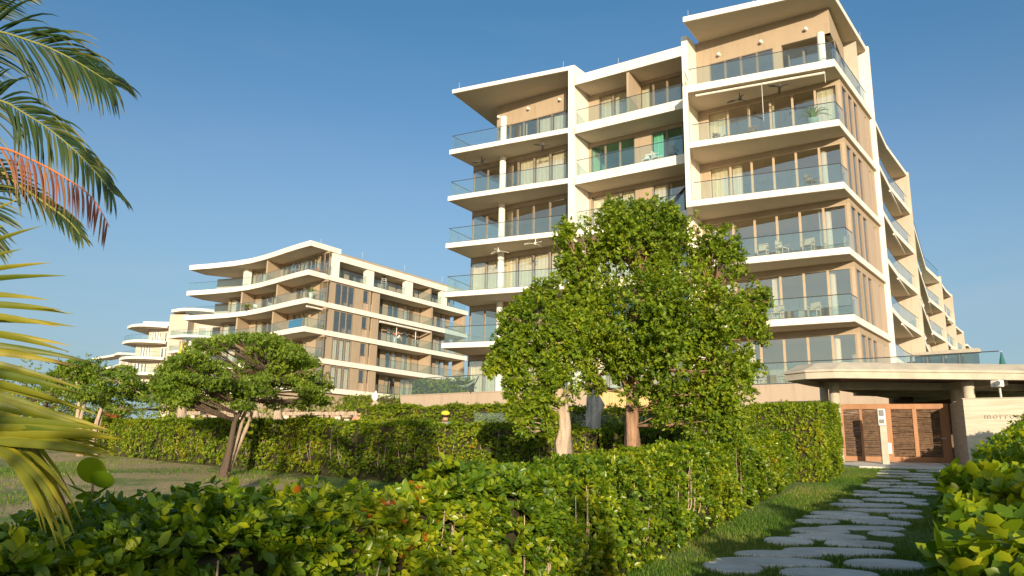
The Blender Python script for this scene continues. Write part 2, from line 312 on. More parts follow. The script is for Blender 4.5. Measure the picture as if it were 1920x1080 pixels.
# ---------------------------------------------------------------- hedges
def hedge(name, label, cat, spine, leaf, density, mat='leaf_hedge', per=6, wide=1.0, group=None, rough=.07, shoots=.12, spread=(35, 80), fine=False):
    """spine: list of (x, y, half_width, height); leaves in a thick shell on faces and top"""
    x0, y0 = spine[0][:2]; root = empty(name, (x0, y0, gz(x0, y0)), label, cat, group)
    Ps = []; Ds = []
    core = MB()
    for i in range(len(spine)-1):
        a, b = spine[i], spine[i+1]; d = np.array([b[0]-a[0], b[1]-a[1]]); Ln = np.linalg.norm(d); d = d/Ln; nn = np.array([-d[1], d[0]])
        hm = (a[3]+b[3])/2; wm = (a[2]+b[2])/2
        for kind, area in (('L', Ln*hm), ('R', Ln*hm), ('T', Ln*2*wm)):
            n = int(area*density)
            if n < 1: continue
            t = RNG.random(n); cx = a[0]+(b[0]-a[0])*t; cy = a[1]+(b[1]-a[1])*t
            hw = a[2]+(b[2]-a[2])*t; h = a[3]+(b[3]-a[3])*t
            inn = RNG.exponential(.35, n)*leaf*2.2
            if kind == 'T':
                u = RNG.uniform(-1, 1, n); v = np.ones(n)
                off = u*hw; zz = h-inn; N3 = np.stack([nn[0]*u*.5, nn[1]*u*.5, np.ones(n)], 1)
            else:
                sgn = 1 if kind == 'L' else -1; v = RNG.random(n)**.9
                rnd = np.where(v > .85, (v-.85)/.15*.12, 0)
                off = sgn*(hw-inn-rnd); zz = v*h; N3 = np.stack([nn[0]*sgn+0*v, nn[1]*sgn+0*v, .25+.5*v], 1)
            g = np.array([gz(q, r) for q, r in zip(cx, cy)])
            P = np.stack([cx+nn[0]*off, cy+nn[1]*off, g+zz], 1)
            lu = lump(P, 2.2, i)+.6*lump(P, 5.3, 3+i)
            N3 = N3/np.linalg.norm(N3, axis=1, keepdims=True)
            P = P+N3*(rough*lu)[:, None]
            if kind == 'T':
                k = RNG.random(n) < shoots; P[k, 2] += RNG.random(k.sum())*leaf*1.3
            keep = RNG.random(n) < np.clip(1.05+lump(P, 7, i)*.9-(np.clip(.35-v, 0, 1)*1.2 if kind != 'T' else 0), .12, 1)
            Ps.append(P[keep]); Ds.append((N3+RNG.normal(size=(n, 3))*.45+np.array([0, 0, .25]))[keep])
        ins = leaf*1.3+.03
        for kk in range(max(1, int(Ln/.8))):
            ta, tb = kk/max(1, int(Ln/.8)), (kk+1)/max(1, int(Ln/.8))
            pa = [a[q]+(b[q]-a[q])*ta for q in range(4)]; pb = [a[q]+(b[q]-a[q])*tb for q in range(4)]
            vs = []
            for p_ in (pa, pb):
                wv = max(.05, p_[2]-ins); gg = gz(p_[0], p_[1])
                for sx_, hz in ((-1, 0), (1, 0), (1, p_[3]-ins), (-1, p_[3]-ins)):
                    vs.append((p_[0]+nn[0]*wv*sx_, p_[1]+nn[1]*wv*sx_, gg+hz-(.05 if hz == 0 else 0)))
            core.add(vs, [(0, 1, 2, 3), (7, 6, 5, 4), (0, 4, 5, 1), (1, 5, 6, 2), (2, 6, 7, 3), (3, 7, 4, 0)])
    for end, other in ((spine[0], spine[1]), (spine[-1], spine[-2])):       # end faces
        d = np.array([end[0]-other[0], end[1]-other[1]]); d = d/np.linalg.norm(d); nn = np.array([-d[1], d[0]])
        n = int(end[2]*2*end[3]*density)
        off = RNG.uniform(-1, 1, n)*end[2]; v = RNG.random(n); inn = RNG.exponential(.35, n)*leaf*2
        P = np.stack([end[0]+nn[0]*off+d[0]*(leaf-inn), end[1]+nn[1]*off+d[1]*(leaf-inn), gz(end[0], end[1])+v*end[3]], 1)
        Ps.append(P); Ds.append(np.stack([d[0]+0*v, d[1]+0*v, .4+0*v], 1)+RNG.normal(size=(n, 3))*.4)
    V, T = leaf_cloud(np.concatenate(Ps), np.concatenate(Ds), leaf, per, spread, wide, fine=fine)
    leaves_object('foliage', V, T, mat, root)
    core.build('dark_core', 'darkcore', root, kind='stuff')  # solid dark block inside the leaves, closes the view through
    tw = MB()
    for a, b in zip(spine, spine[1:]):
        L_ = math.hypot(b[0]-a[0], b[1]-a[1]); d = ((b[0]-a[0])/L_, (b[1]-a[1])/L_); nn = (-d[1], d[0])
        for _ in range(int(L_*7)):
            t_ = random.random(); s_ = random.choice((-1, 1)); x = a[0]+(b[0]-a[0])*t_; y = a[1]+(b[1]-a[1])*t_; w_ = a[2]-leaf*.8; h = a[3]*random.uniform(.5, .95); g = gz(x, y)
            p0 = (x+nn[0]*s_*w_*.7, y+nn[1]*s_*w_*.7, g-.03); j = random.uniform(-.12, .12)
            tw.tube([p0, (x+nn[0]*s_*w_*1.0+j*d[0], y+nn[1]*s_*w_+j*d[1], g+h*.5), (x+nn[0]*s_*(w_+leaf*.3)+2*j*d[0], y+nn[1]*s_*(w_+leaf*.3)+2*j*d[1], g+h)], [.011, .008, .004], 4, cap=False)
    tw.build('stems', 'bark_pale', root, kind='stuff')
    return root

# ---------------------------------------------------------------- trees
def tree(name, label, base, stems, lobes, leaf, ncl, mat, bark, per=6, flat=1.0, group=None, cat='tree', spread=(30, 85), up=.5, hole=.75, twigs=True, split=0, extra=()):
    """stems: list of lists of (x,y,z,r); lobes: (centre, radii)"""
    root = empty(name, base, label, cat, group)
    for st in stems:
        MB().tube([s_[:3] for s_ in st], [s_[3] for s_ in st], 16, noise=.17).build('trunk', bark, root, smooth=True)
    if split:
        r2 = random.Random(len(lobes)); new = []
        for c, r in lobes:
            for k in range(split):
                th = r2.uniform(0, 6.28); ph = math.acos(r2.uniform(-.75, 1)); q = r2.uniform(.45, .80)
                new.append(((c[0]+r[0]*q*math.sin(ph)*math.cos(th), c[1]+r[1]*q*math.sin(ph)*math.sin(th), c[2]+r[2]*q*math.cos(ph)), (r[0]*.44, r[1]*.44, r[2]*r2.uniform(.48, .66))))
        lobes = [(c, (r[0]*.78, r[1]*.78, r[2]*.78)) for c, r in lobes]+new
    lobes = list(lobes)+list(extra)
    Ps = []; Ds = []
    br = MB(); tot = sum(r[0]*r[1]+r[1]*r[2]+r[0]*r[2] for c, r in lobes)
    tops = [Vector(s_[i][:3]).lerp(Vector(s_[i+1][:3]), q) for s_ in stems for i in range(len(s_)//2-1 if len(s_) > 3 else 0, len(s_)-1) for q in (0, .5, 1)]
    for li, (c, r) in enumerate(lobes):
        n = int(ncl*(r[0]*r[1]+r[1]*r[2]+r[0]*r[2])/tot)
        d = RNG.normal(size=(n, 3)); d /= np.linalg.norm(d, axis=1, keepdims=True)
        rr = 1-RNG.exponential(.17, n); rr = np.clip(rr, .05, 1.08)
        P = np.array(c)+d*np.array(r)*rr[:, None]
        P += d*(lump(P, 3.0, li)*.16*min(r))[:, None]+d*(lump(P, 7.5, li+2)*.10*min(r))[:, None]
        keep = RNG.random(n) < np.clip(hole+lump(P, 4.2, li)*1.0+.25, .05, 1)
        Ps.append(P[keep]); Ds.append((d*np.array([1, 1, flat])+np.array([0, 0, up])+RNG.normal(size=(n, 3))*.35)[keep])
        c_ = Vector(c); s0 = min(tops, key=lambda q: (q-c_).length+.8*max(0, q.z-c_.z))
        mid = (s0+c_)/2+Vector((random.uniform(-.1, .1), random.uniform(-.1, .1), -.08))*min(r)
        r0 = (.035*max(r)+.008)*(.62 if split else 1)
        br.tube([s0, mid, c_], [r0*1.3, r0, r0*.6], 6)
        for q in range((3 if split else 9) if twigs else 2 if split else 4):
            e = Vector(P[RNG.integers(len(P))]); m2 = c_.lerp(e, .5)+Vector((0, 0, .05*min(r)))
            br.tube([mid.lerp(c_, random.random()), m2, e], [r0*.5, r0*.32, r0*.12], 4, cap=False)
    br.build('branches', bark, root, smooth=True)
    V, T = leaf_cloud(np.concatenate(Ps), np.concatenate(Ds), leaf, per, spread)
    o = leaves_object('crown', V, T, mat, root)
    return root

# ---------------------------------------------------------------- building helpers
def V2(p): return Vector((p[0], p[1]))
def window(parent, a, b, z0, z1, pane='pane', frame='frame', curtain=None, fw=.055, depth=.10, name='window', back=None):
    """a framed window standing on the line a->b, the room to its left side; pane and curtain are its children"""
    a, b = V2(a), V2(b); d = (b-a).normalized(); n = Vector((-d.y, d.x))
    f = MB()
    f.wall(a, a+d*fw, z0, z1, depth).wall(b-d*fw, b, z0, z1, depth)
    f.wall(a+d*fw, b-d*fw, z1-fw, z1, depth).wall(a+d*fw, b-d*fw, z0, z0+fw, depth)
    o = f.build(name, frame, parent)
    MB().wall(a+d*fw, b-d*fw, z0+fw, z1-fw, .012, depth*.5).build('pane', pane, o)
    if curtain:
        c0, c1 = curtain[0], curtain[1]; L_ = (b-a).length; k = max(4, int(L_*(c1-c0)/.07)); vs = []
        for i in range(k+1):
            t_ = c0+(c1-c0)*i/k; q = a+d*(fw+(L_-2*fw)*t_)+n*(.26+.012*math.sin(i*1.3)+.006*math.sin(i*2.9))
            vs += [(q.x, q.y, z0+.05), (q.x, q.y, z1-.03)]
        MB().add(vs, [(2*i, 2*i+2, 2*i+3, 2*i+1) for i in range(k)]).build('curtain', 'curtain', o)
    return o
def window_row(parent, A, B, z0, z1, n, curtains=(), pane='pane', frame='frame', gap=0):
    for i in range(n):
        a, b = lerp(A, B, i/n), lerp(A, B, (i+1)/n)
        if gap: a, b = lerp(a, b, gap), lerp(a, b, 1-gap)
        c = curtains[i] if i < len(curtains) else None
        window(parent, a, b, z0, z1, pane, frame, c)
def slab(parent, poly, z0, z1, name='slab', mat='white', bevel=.015):
    o = MB().prism(poly, z0, z1).build(name, mat, parent, bevel=bevel)
    c = sum((V2(p) for p in poly), Vector((0, 0)))/len(poly)
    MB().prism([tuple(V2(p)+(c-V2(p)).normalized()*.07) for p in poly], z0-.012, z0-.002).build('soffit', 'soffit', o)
    return o
def railing(parent, pts, z, h=1.05, step=1.3, name='glass_railing', posts=False):
    r = MB()
    for a, b in zip(pts, pts[1:]):
        r.tube([(*a, z+h), (*b, z+h)], .021, 6)
        r.wall(a, b, z, z+.05, .03, -.015)
        if posts:
            n_ = max(1, round((V2(b)-V2(a)).length/step))
            for i in range(n_+1): q = lerp(a, b, i/n_); r.box((q[0], q[1], z+h/2), (.03, .03, h-.03))
    o = r.build(name, 'dark', parent)
    for a, b in zip(pts, pts[1:]):
        L_ = (V2(b)-V2(a)).length; n_ = max(1, round(L_/step))
        for i in range(n_):
            e = .012/L_*n_
            MB().wall(lerp(a, b, (i+e)/n_), lerp(a, b, (i+1-e)/n_), z+.05, z+h-.03, .012, -.006).build('glass_panel', 'rail_glass', o)
    return o
def inset(pts, d):
    """shift an open polyline to its left side by d"""
    P = [V2(p) for p in pts]; out = []
    for i, p in enumerate(P):
        ns = []
        if i > 0: q = (p-P[i-1]).normalized(); ns.append(Vector((-q.y, q.x)))
        if i < len(P)-1: q = (P[i+1]-p).normalized(); ns.append(Vector((-q.y, q.x)))
        m_ = sum(ns, Vector((0, 0)))/len(ns); m_ = m_/max(.3, m_.length_squared); out.append(tuple(p+m_*d))
    return out
LV = {k: 3.86+3.4*(k-1) for k in range(1, 7)}
SD = Vector((.606, .795))                              # direction in which the main building runs back
def back(p, t): return (p[0]+SD.x*t, p[1]+SD.y*t)

# ---------------------------------------------------------------- ground
def build_ground():
    xs = np.unique(np.concatenate([np.linspace(-60, 60, 121), [-3000, -800, -300, -150, -100, 100, 150, 300, 800, 3000]]))
    ys = np.unique(np.concatenate([np.linspace(-40, 80, 121), [-600, -200, -80, 100, 150, 300, 800, 3000]]))
    X, Y = np.meshgrid(xs, ys); Z = -1.6+.068*np.clip(Y, -12, 26)
    Z += np.where((abs(X) < 60) & (abs(Y) < 80), .018*np.sin(X*1.3+Y*.7)+.014*np.sin(X*.6-Y*1.9), 0)-.012
    V = np.stack([X, Y, Z], -1).reshape(-1, 3); nx, ny = len(xs), len(ys)
    i = np.arange(nx*ny).reshape(ny, nx)
    F = np.stack([i[:-1, :-1], i[:-1, 1:], i[1:, 1:], i[1:, :-1]], -1).reshape(-1, 4)
    o = fast_mesh('ground', V, F, 'ground', smooth=True); o['kind'] = 'structure'; return o
build_ground()

# ---------------------------------------------------------------- main apartment building
def main_building():
    B = empty('apartment_building', (6, 46, .17), 'tall white and beige apartment building with stacked glass balconies behind the leafy trees', 'apartment building')
    tipL = {6: (-4.48, 50.63), 5: (-4.46, 50.5), 4: (-4.46, 50.2), 3: (-4.40, 49.8), 2: (-4.42, 49.36)}
    W = (-3.0, 52.75); fB = (3.40, 46.62); C0, C1 = (3.80, 46.2), (9.80, 42.28)
    R0, R1, RE = (9.70, 40.64), (16.65, 37.35), (21.45, 43.6)
    # slabs
    for l in range(2, 7):
        slab(B, [tipL[l], fB, back(fB, 14), back(W, 12), W], LV[l]-.33, LV[l], 'slab')
        slab(B, [C0, C1, back(C1, 16), back(C0, 16)], LV[l]-.58, LV[l], 'slab')
        a = R0 if l >= 4 else (10.05, 40.9)
        slab(B, [a, R1, RE, back(C1, 9.0), (10.2, 42.6)], LV[l]-.35 if l < 6 else LV[l]-.42, LV[l], 'slab')
    # roofs
    slab(B, [(-4.40, 50.2), (3.42, 46.6), back((3.42, 46.6), 14), back((-1.17, 56.2), 6), (-1.17, 56.2)], 24.87, 25.15, 'roof')
    slab(B, [C0, C1, back(C1, 15), back(C0, 15)], 23.62, 24.27, 'roof')
    slab(B, [(9.57, 40.7), (16.7, 37.35), (21.4, 43.55), back(C1, 9)], 24.87, 25.2, 'roof')
    # vertical fins
    MB().prism([(3.40, 46.60), (3.79, 46.40), back((3.79, 46.4), 14), back((3.40, 46.6), 14)], .2, 25.15).build('fin_wall', 'white', B, bevel=.015)
    MB().prism([(9.44, 40.77), (9.695, 40.645), (10.12, 42.12), (9.86, 42.25)], LV[4]-.36, LV[6]+.004).build('fin_wall', 'white', B, bevel=.01)
    MB().prism([(9.80, 42.29), (10.12, 42.13), back((10.12, 42.13), 9), back((9.8, 42.29), 9)], .2, 24.87).build('fin_wall', 'white', B, bevel=.01)
    _n = Vector((.795, -.606)); _e = V2(RE)
    MB().prism([tuple(_e+_n*.10), tuple(_e+SD*.25+_n*.10), tuple(_e+SD*.25-_n*1.4), tuple(_e-_n*1.4)], .2, 25.2).build('fin_wall', 'white', B, bevel=.01)
    # lightning rods
    for x, y, z in ((-3.9, 50.0, 25.15), (3.1, 46.8, 25.15), (6.4, 44.7, 24.27), (9.9, 40.75, 25.2), (13.2, 39.2, 25.2), (20.7, 42.7, 25.2)):
        MB().tube([(x, y, z), (x, y, z+.45)], .012, 5).build('lightning_rod', 'steel', B)
    # ------- windows, walls per storey
    Lw0, Lw1 = (-2.9, 52.80), (3.45, 48.5)
    Mw0, Mw1 = (4.70, 47.85), (10.15, 44.15)
    Rw0, Rw1 = (10.75, 43.15), (17.45, 38.68)
    S0, S1 = Rw1, (21.35, 43.72)
    full = (0, 1); cur = {
        'L': {6: [None, (.0, .25), None, (0, .1), full, full], 5: [None, None, None, full, full, full], 4: [None]*6, 3: [full]*6, 2: [None, (.75, 1), None, None, full, None], 1: [full]*6},
        'R': {6: [], 5: [full, (.9, 1), None, (0, .1), None, full], 4: [full, (0, .5)]+[None]*4, 3: [(.0, .3), None, None, None, (.8, 1), None], 2: [full, None, (.6, 1), None, None, None], 1: [None, (.3, .7), None, None, None, None]}}
    for l in range(1, 7):
        z0 = LV[l]; zs = (LV[l+1] if l < 6 else 25.2)-(.33 if l < 6 else .33); zh = z0+2.72
        # left block
        if l == 6:
            a, b = (-1.28, 52.2), (3.45, 48.95); zh = z0+2.35
        else: a, b = Lw0, Lw1
        MB().wall(a, b, zh, zs, .25).build('wall', 'tan', B)
        window_row(B, a, b, z0, zh, 6 if l < 6 else 5, cur['L'][l] if l < 6 else cur['L'][6][1:])
        c = back(a, 3.2)                               # corner glazing on the far flank
        window_row(B, back(a, 3.2), a, z0, zh, 2, [full]*2 if l in (3, 1) else [])
        MB().wall(back(a, 3.2), a, zh, zs, .2, .003).build('wall', 'tan', B)
        MB().wall(back(a, 12), back(a, 3.2), z0, zs, .25).build('wall', 'tan', B)
        MB().wall(back(a, 4.6), back(b, 4.6), z0, zs, .15).build('room_wall', 'room', B)
        # middle block
        zs = (LV[l+1]-.58) if l < 6 else 23.62
        zt = z0+2.55
        MB().wall(Mw0, Mw1, zt, zs, .25).build('wall', 'tan', B)
        MB().wall(back(Mw0, 4.2), back(Mw1, 4.2), z0, zs, .15).build('room_wall', 'room', B)
        MB().wall((3.85, 46.9), Mw0, z0, zs, .25, -.1).build('wall', 'white' if l != 6 else 'tan', B)
        if l == 6:
            MB().wall(Mw0, lerp(Mw0, Mw1, .14), z0, zt, .25).build('wall', 'tan', B)
            window_row(B, lerp(Mw0, Mw1, .14), lerp(Mw0, Mw1, .45), z0, zt, 2, [full, full])
            window_row(B, lerp(Mw0, Mw1, .45), lerp(Mw0, Mw1, .56), z0, zt, 1, [None], 'pane_green')
            q0 = lerp(Mw0, Mw1, .565); f0 = V2(q0)+Vector((-.57, -.82))*1.65
            MB().prism([tuple(f0), (f0.x+.16, f0.y-.1), (q0[0]+.16, q0[1]-.1), q0], z0, zs).build('partition_wall', 'tan', B)
            window_row(B, lerp(Mw0, Mw1, .58), Mw1, z0, zt, 3, [(.0, .6), None, None])
        else:
            g = 'pane_green' if l in (5, 2) else 'pane'
            MB().wall(Mw0, lerp(Mw0, Mw1, .05), z0, zt, .25).build('wall', 'tan', B)
            window_row(B, lerp(Mw0, Mw1, .05), lerp(Mw0, Mw1, .52), z0, zt, 3, [(.0, .08), None, None] if l in (5, 2) else [full]*3, g)
            MB().wall(lerp(Mw0, Mw1, .52), lerp(Mw0, Mw1, .69), z0, zt, .25).build('wall', 'tan', B)
            window_row(B, lerp(Mw0, Mw1, .69), Mw1, z0, zt, 2, [(.0, .7), None] if l in (5, 2) else [full, (0, .1)], g)
        # right block
        zs = (LV[l+1] if l < 6 else 25.2)-(.35 if l < 5 else .42 if l == 5 else .33)
        MB().wall(back(Rw0, 4.6), back(Rw1, 4.6), z0, zs, .15).build('room_wall', 'room', B)
        zc = z0+2.72
        if l == 6:
            zc = z0+2.45
            A_, B_ = Rw0, (17.25, 38.95)
            MB().wall(A_, B_, zc, zs, .25).build('wall', 'tan', B)
            MB().wall(A_, lerp(A_, B_, .12), z0, zc, .25).build('wall', 'tan', B)
            window_row(B, lerp(A_, B_, .12), lerp(A_, B_, .60), z0, zc, 4, [])
            MB().wall(lerp(A_, B_, .60), lerp(A_, B_, .66), z0, zc, .25).build('wall', 'tan', B)
            a_ = back(lerp(A_, B_, .67), .9); b_ = back(B_, .9)
            window_row(B, a_, b_, z0, zc, 3, [])
            MB().tube([(16.75, 39.05, z0), (16.75, 39.05, zc)], .20, 16).build('column', 'white', B, smooth=False)
            # flank at the top: header band, inner glazing
            s0, s1 = (17.25, 38.95), (20.4, 43.9)
            MB().wall(s0, s1, zc, zs, .25).build('wall', 'tan', B)
            window_row(B, back(B_, .95), s1, z0, zc, 3, [])
        else:
            MB().wall(Rw0, Rw1, zc, zs, .25).build('wall', 'tan', B)
            MB().wall(Rw0, lerp(Rw0, Rw1, .085), z0, zc, .25).build('wall', 'tan', B)
            window_row(B, lerp(Rw0, Rw1, .085), lerp(Rw0, Rw1, .985), z0, zc, 6, cur['R'][l], frame='frame_light')
            MB().tube([(16.75, 39.85, z0), (16.75, 39.85, zs)], .18, 14).build('column', 'white', B)
            MB().wall(lerp(Rw0, Rw1, .985), Rw1, z0, zc, .2).build('corner_post', 'frame_light', B)
            MB().wall(S0, S1, zc, zs, .25, .003).build('wall', 'tan', B)
            segs = [(.0, .045), (.185, .235), (.355, .41), (.53, .80), (.845, 1)]
            for s_, e_ in segs: MB().wall(lerp(S0, S1, s_), lerp(S0, S1, e_), z0, zc, .25, .003).build('wall', 'tan2' if s_ > .3 else 'tan', B)
            for k, (s_, e_) in enumerate([(.045, .185), (.235, .355), (.41, .53)]):
                q0, q1 = lerp(S0, S1, s_), lerp(S0, S1, e_)
                window(B, back(q0, 0), q1, z0, zc, curtain=(0, 1) if l in (5, 2) or (k == 0 and l == 4) else None)
            MB().wall(lerp(S0, S1, .80), lerp(S0, S1, .845), z0, zc, .12, .16).build('slot_panel', 'frame', B)
    for l in range(1, 7):                              # outdoor round columns of the left block
        MB().tube([(-.78, 50.85, LV[l]), (-.78, 50.85, (LV[l+1]-.33) if l < 6 else LV[6]+2.6)], .22, 16).build('column', 'white', B)
    # railings
    for l in range(2, 7):
        o_ = inset([W, tipL[l], fB], .13)
        railing(B, [o_[0], o_[1], lerp(o_[2], o_[1], .012)], LV[l])
        o_ = inset([C0, C1], .13); railing(B, [lerp(*o_, .01), lerp(*o_, .985)], LV[l])
        if l < 6:
            o_ = inset([R0 if l >= 4 else (10.05, 40.9), R1, lerp(R1, S0, 1.0)], .13)
            railing(B, [lerp(o_[0], o_[1], .02), o_[1], (17.35, 38.45)], LV[l])
        else:
            o_ = inset([(9.75, 40.62), R1, RE], .13)
            railing(B, [o_[0], o_[1], lerp(o_[1], o_[2], .93)], LV[l])
            railing(B, [(9.62, 40.95), (10.1, 42.1)], LV[l])
    # roller blind cassettes under the sixth slab of the near block
    q = inset([(9.9, 40.55), R1], .35)
    MB().tube([(*lerp(*q, .02), LV[6]-.52), (*lerp(*q, .50), LV[6]-.52)], .07, 8).build('blind_roller', 'white', B)
    MB().tube([(*lerp(*q, .505), LV[6]-.52), (*lerp(*q, .93), LV[6]-.52)], .07, 8).build('blind_roller', 'white', B)
    for t_, h_ in ((.5, 2.2), (.93, .6)): MB().tube([(*lerp(*q, t_), LV[6]-.5), (*lerp(*q, t_), LV[6]-.5-h_)], .018, 5).build('blind_guide', 'steel', B)
    # podium with its terrace railing
    pod = [(-6.85, 49.25), (.2, 44.4), (11.8, 38.6), (17.0, 35.4), (20.6, 32.8), (27, 29)]
    MB().prism(pod+[(40, 48), (28, 60), (2, 64)], -.2, LV[1]).build('podium_wall', 'tan2', B, bevel=.02)
    o_ = inset(pod, .12)
    railing(B, o_[:-1], LV[1]); MB().prism([inset(pod, -.03)[0], inset(pod, -.03)[1], o_[1], o_[0]], LV[1], LV[1]+.05).build('coping', 'tan2', B)
    MB().box((6.4, 40.6, 2.0), (4.2, .12, 3.4), math.atan2(-5.8, 11.6)).build('slat_wall', 'slatwood', B)
    n_ = 26; e = Vector((11.6, -5.8)).normalized()
    for i in range(n_):
        q = Vector((6.35, 40.55))+e*((i/(n_-1)-.5)*4.1); MB().box((q.x, q.y, 2.0), (.09, .06, 3.4), math.atan2(-5.8, 11.6)).build('slat', 'slatwood', B)
    wv = [at(1412, 760, 37.2), at(1501, 760, 36.3)]
    a_, b_ = inset([(11.8, 38.6), (17.0, 35.4)], -.06)
    window(B, lerp(a_, b_, .16), lerp(a_, b_, .60), 1.6, 3.02, pane='pool_glass', frame='dark')
    # ------- receding wing with wavy balconies
    def bay(Pa, K, Pb, zr, lv, dep=3.2, strut=True, lastroof=True):
        n = Vector((-.795, .606)); n = -n if n.x > 0 else n
        ia, ib = V2(Pa)+n*dep, V2(Pb)+n*dep
        for l in lv:
            slab(B, [Pa, K, Pb, tuple(ib+n*6), tuple(ia+n*6)], LV[l]-.38, LV[l], 'slab')
            kd = (V2(K)-V2(Pa)).normalized(); st = V2(K)+kd*dep*2.0
            if strut: MB().wall(K, tuple(st), LV[l]-.52, LV[l]-.395, .10, .0).build('edge_beam', 'white', B)
            o_ = inset([Pa, K, Pb], .12); railing(B, [o_[0], o_[1], lerp(o_[1], o_[2], .96)], LV[l], step=1.5)
            z1 = (LV[l+1]-.38) if l < 6 else zr-.3
            MB().wall(tuple(ia), tuple(ib), LV[l], z1, .25).build('wall', 'tan', B)
            m0 = ia.lerp(ib, .42); MB().prism([tuple(m0), tuple(m0+n*-dep*.55), tuple(m0+n*-dep*.55+Vector((.12, .16))), tuple(m0+Vector((.12, .16)))], LV[l], z1).build('partition_wall', 'tan', B)
            window_row(B, inset([tuple(ia.lerp(ib, .5)), tuple(ia.lerp(ib, .9))], -.12)[0], inset([tuple(ia.lerp(ib, .5)), tuple(ia.lerp(ib, .9))], -.12)[1], LV[l], LV[l]+2.5, 3)
        e = (V2(Pb)-V2(K)).normalized()
        MB().prism([tuple(V2(Pb)-n*.12), tuple(V2(Pb)-n*.12+e*.3), tuple(V2(Pb)+n*dep*1.1+e*.3), tuple(V2(Pb)+n*dep*1.1)], 0, zr).build('fin_wall', 'cream', B, bevel=.01)
        if lastroof: slab(B, [Pa, K, Pb, tuple(V2(Pb)+n*1.7), tuple(V2(Pb)+n*(dep-1)), tuple(V2(Pa)+n*1.2)], zr-.32, zr-.003, 'roof')
    bay((22.6, 47.1), (28.4, 55.95), (32.8, 61.7), 24.15, range(2, 7))
    bay((33.0, 62.1), (43.6, 80.0), (48.2, 85.8), 21.2, range(2, 6), lastroof=False, dep=4.5)
    MB().prism([(33.0, 62.1), (43.6, 80.0), (48.2, 85.8), (42, 90), (27, 66)], LV[6]-.4, LV[6]).build('slab', 'white', B)
    railing(B, inset([(33.0, 62.1), (43.6, 80.0), (48.2, 85.8)], .12), LV[6], step=1.8)
    MB().box((38.5, 74.5, LV[6]+1.2), (.5, .5, 2.4), .9).build('chimney', 'tan', B)
    bay((48.5, 86.2), (51, 89.8), (53.3, 92.8), 20.7, range(2, 6), dep=4.0)
    bay((64, 112), (67.2, 116.2), (70, 119.8), 20.9, range(2, 6), dep=4.0)
    bay((78.8, 133.7), (80.2, 135.7), (81.5, 137.5), 21.1, range(2, 6), dep=4.0)
    return B
main_building()

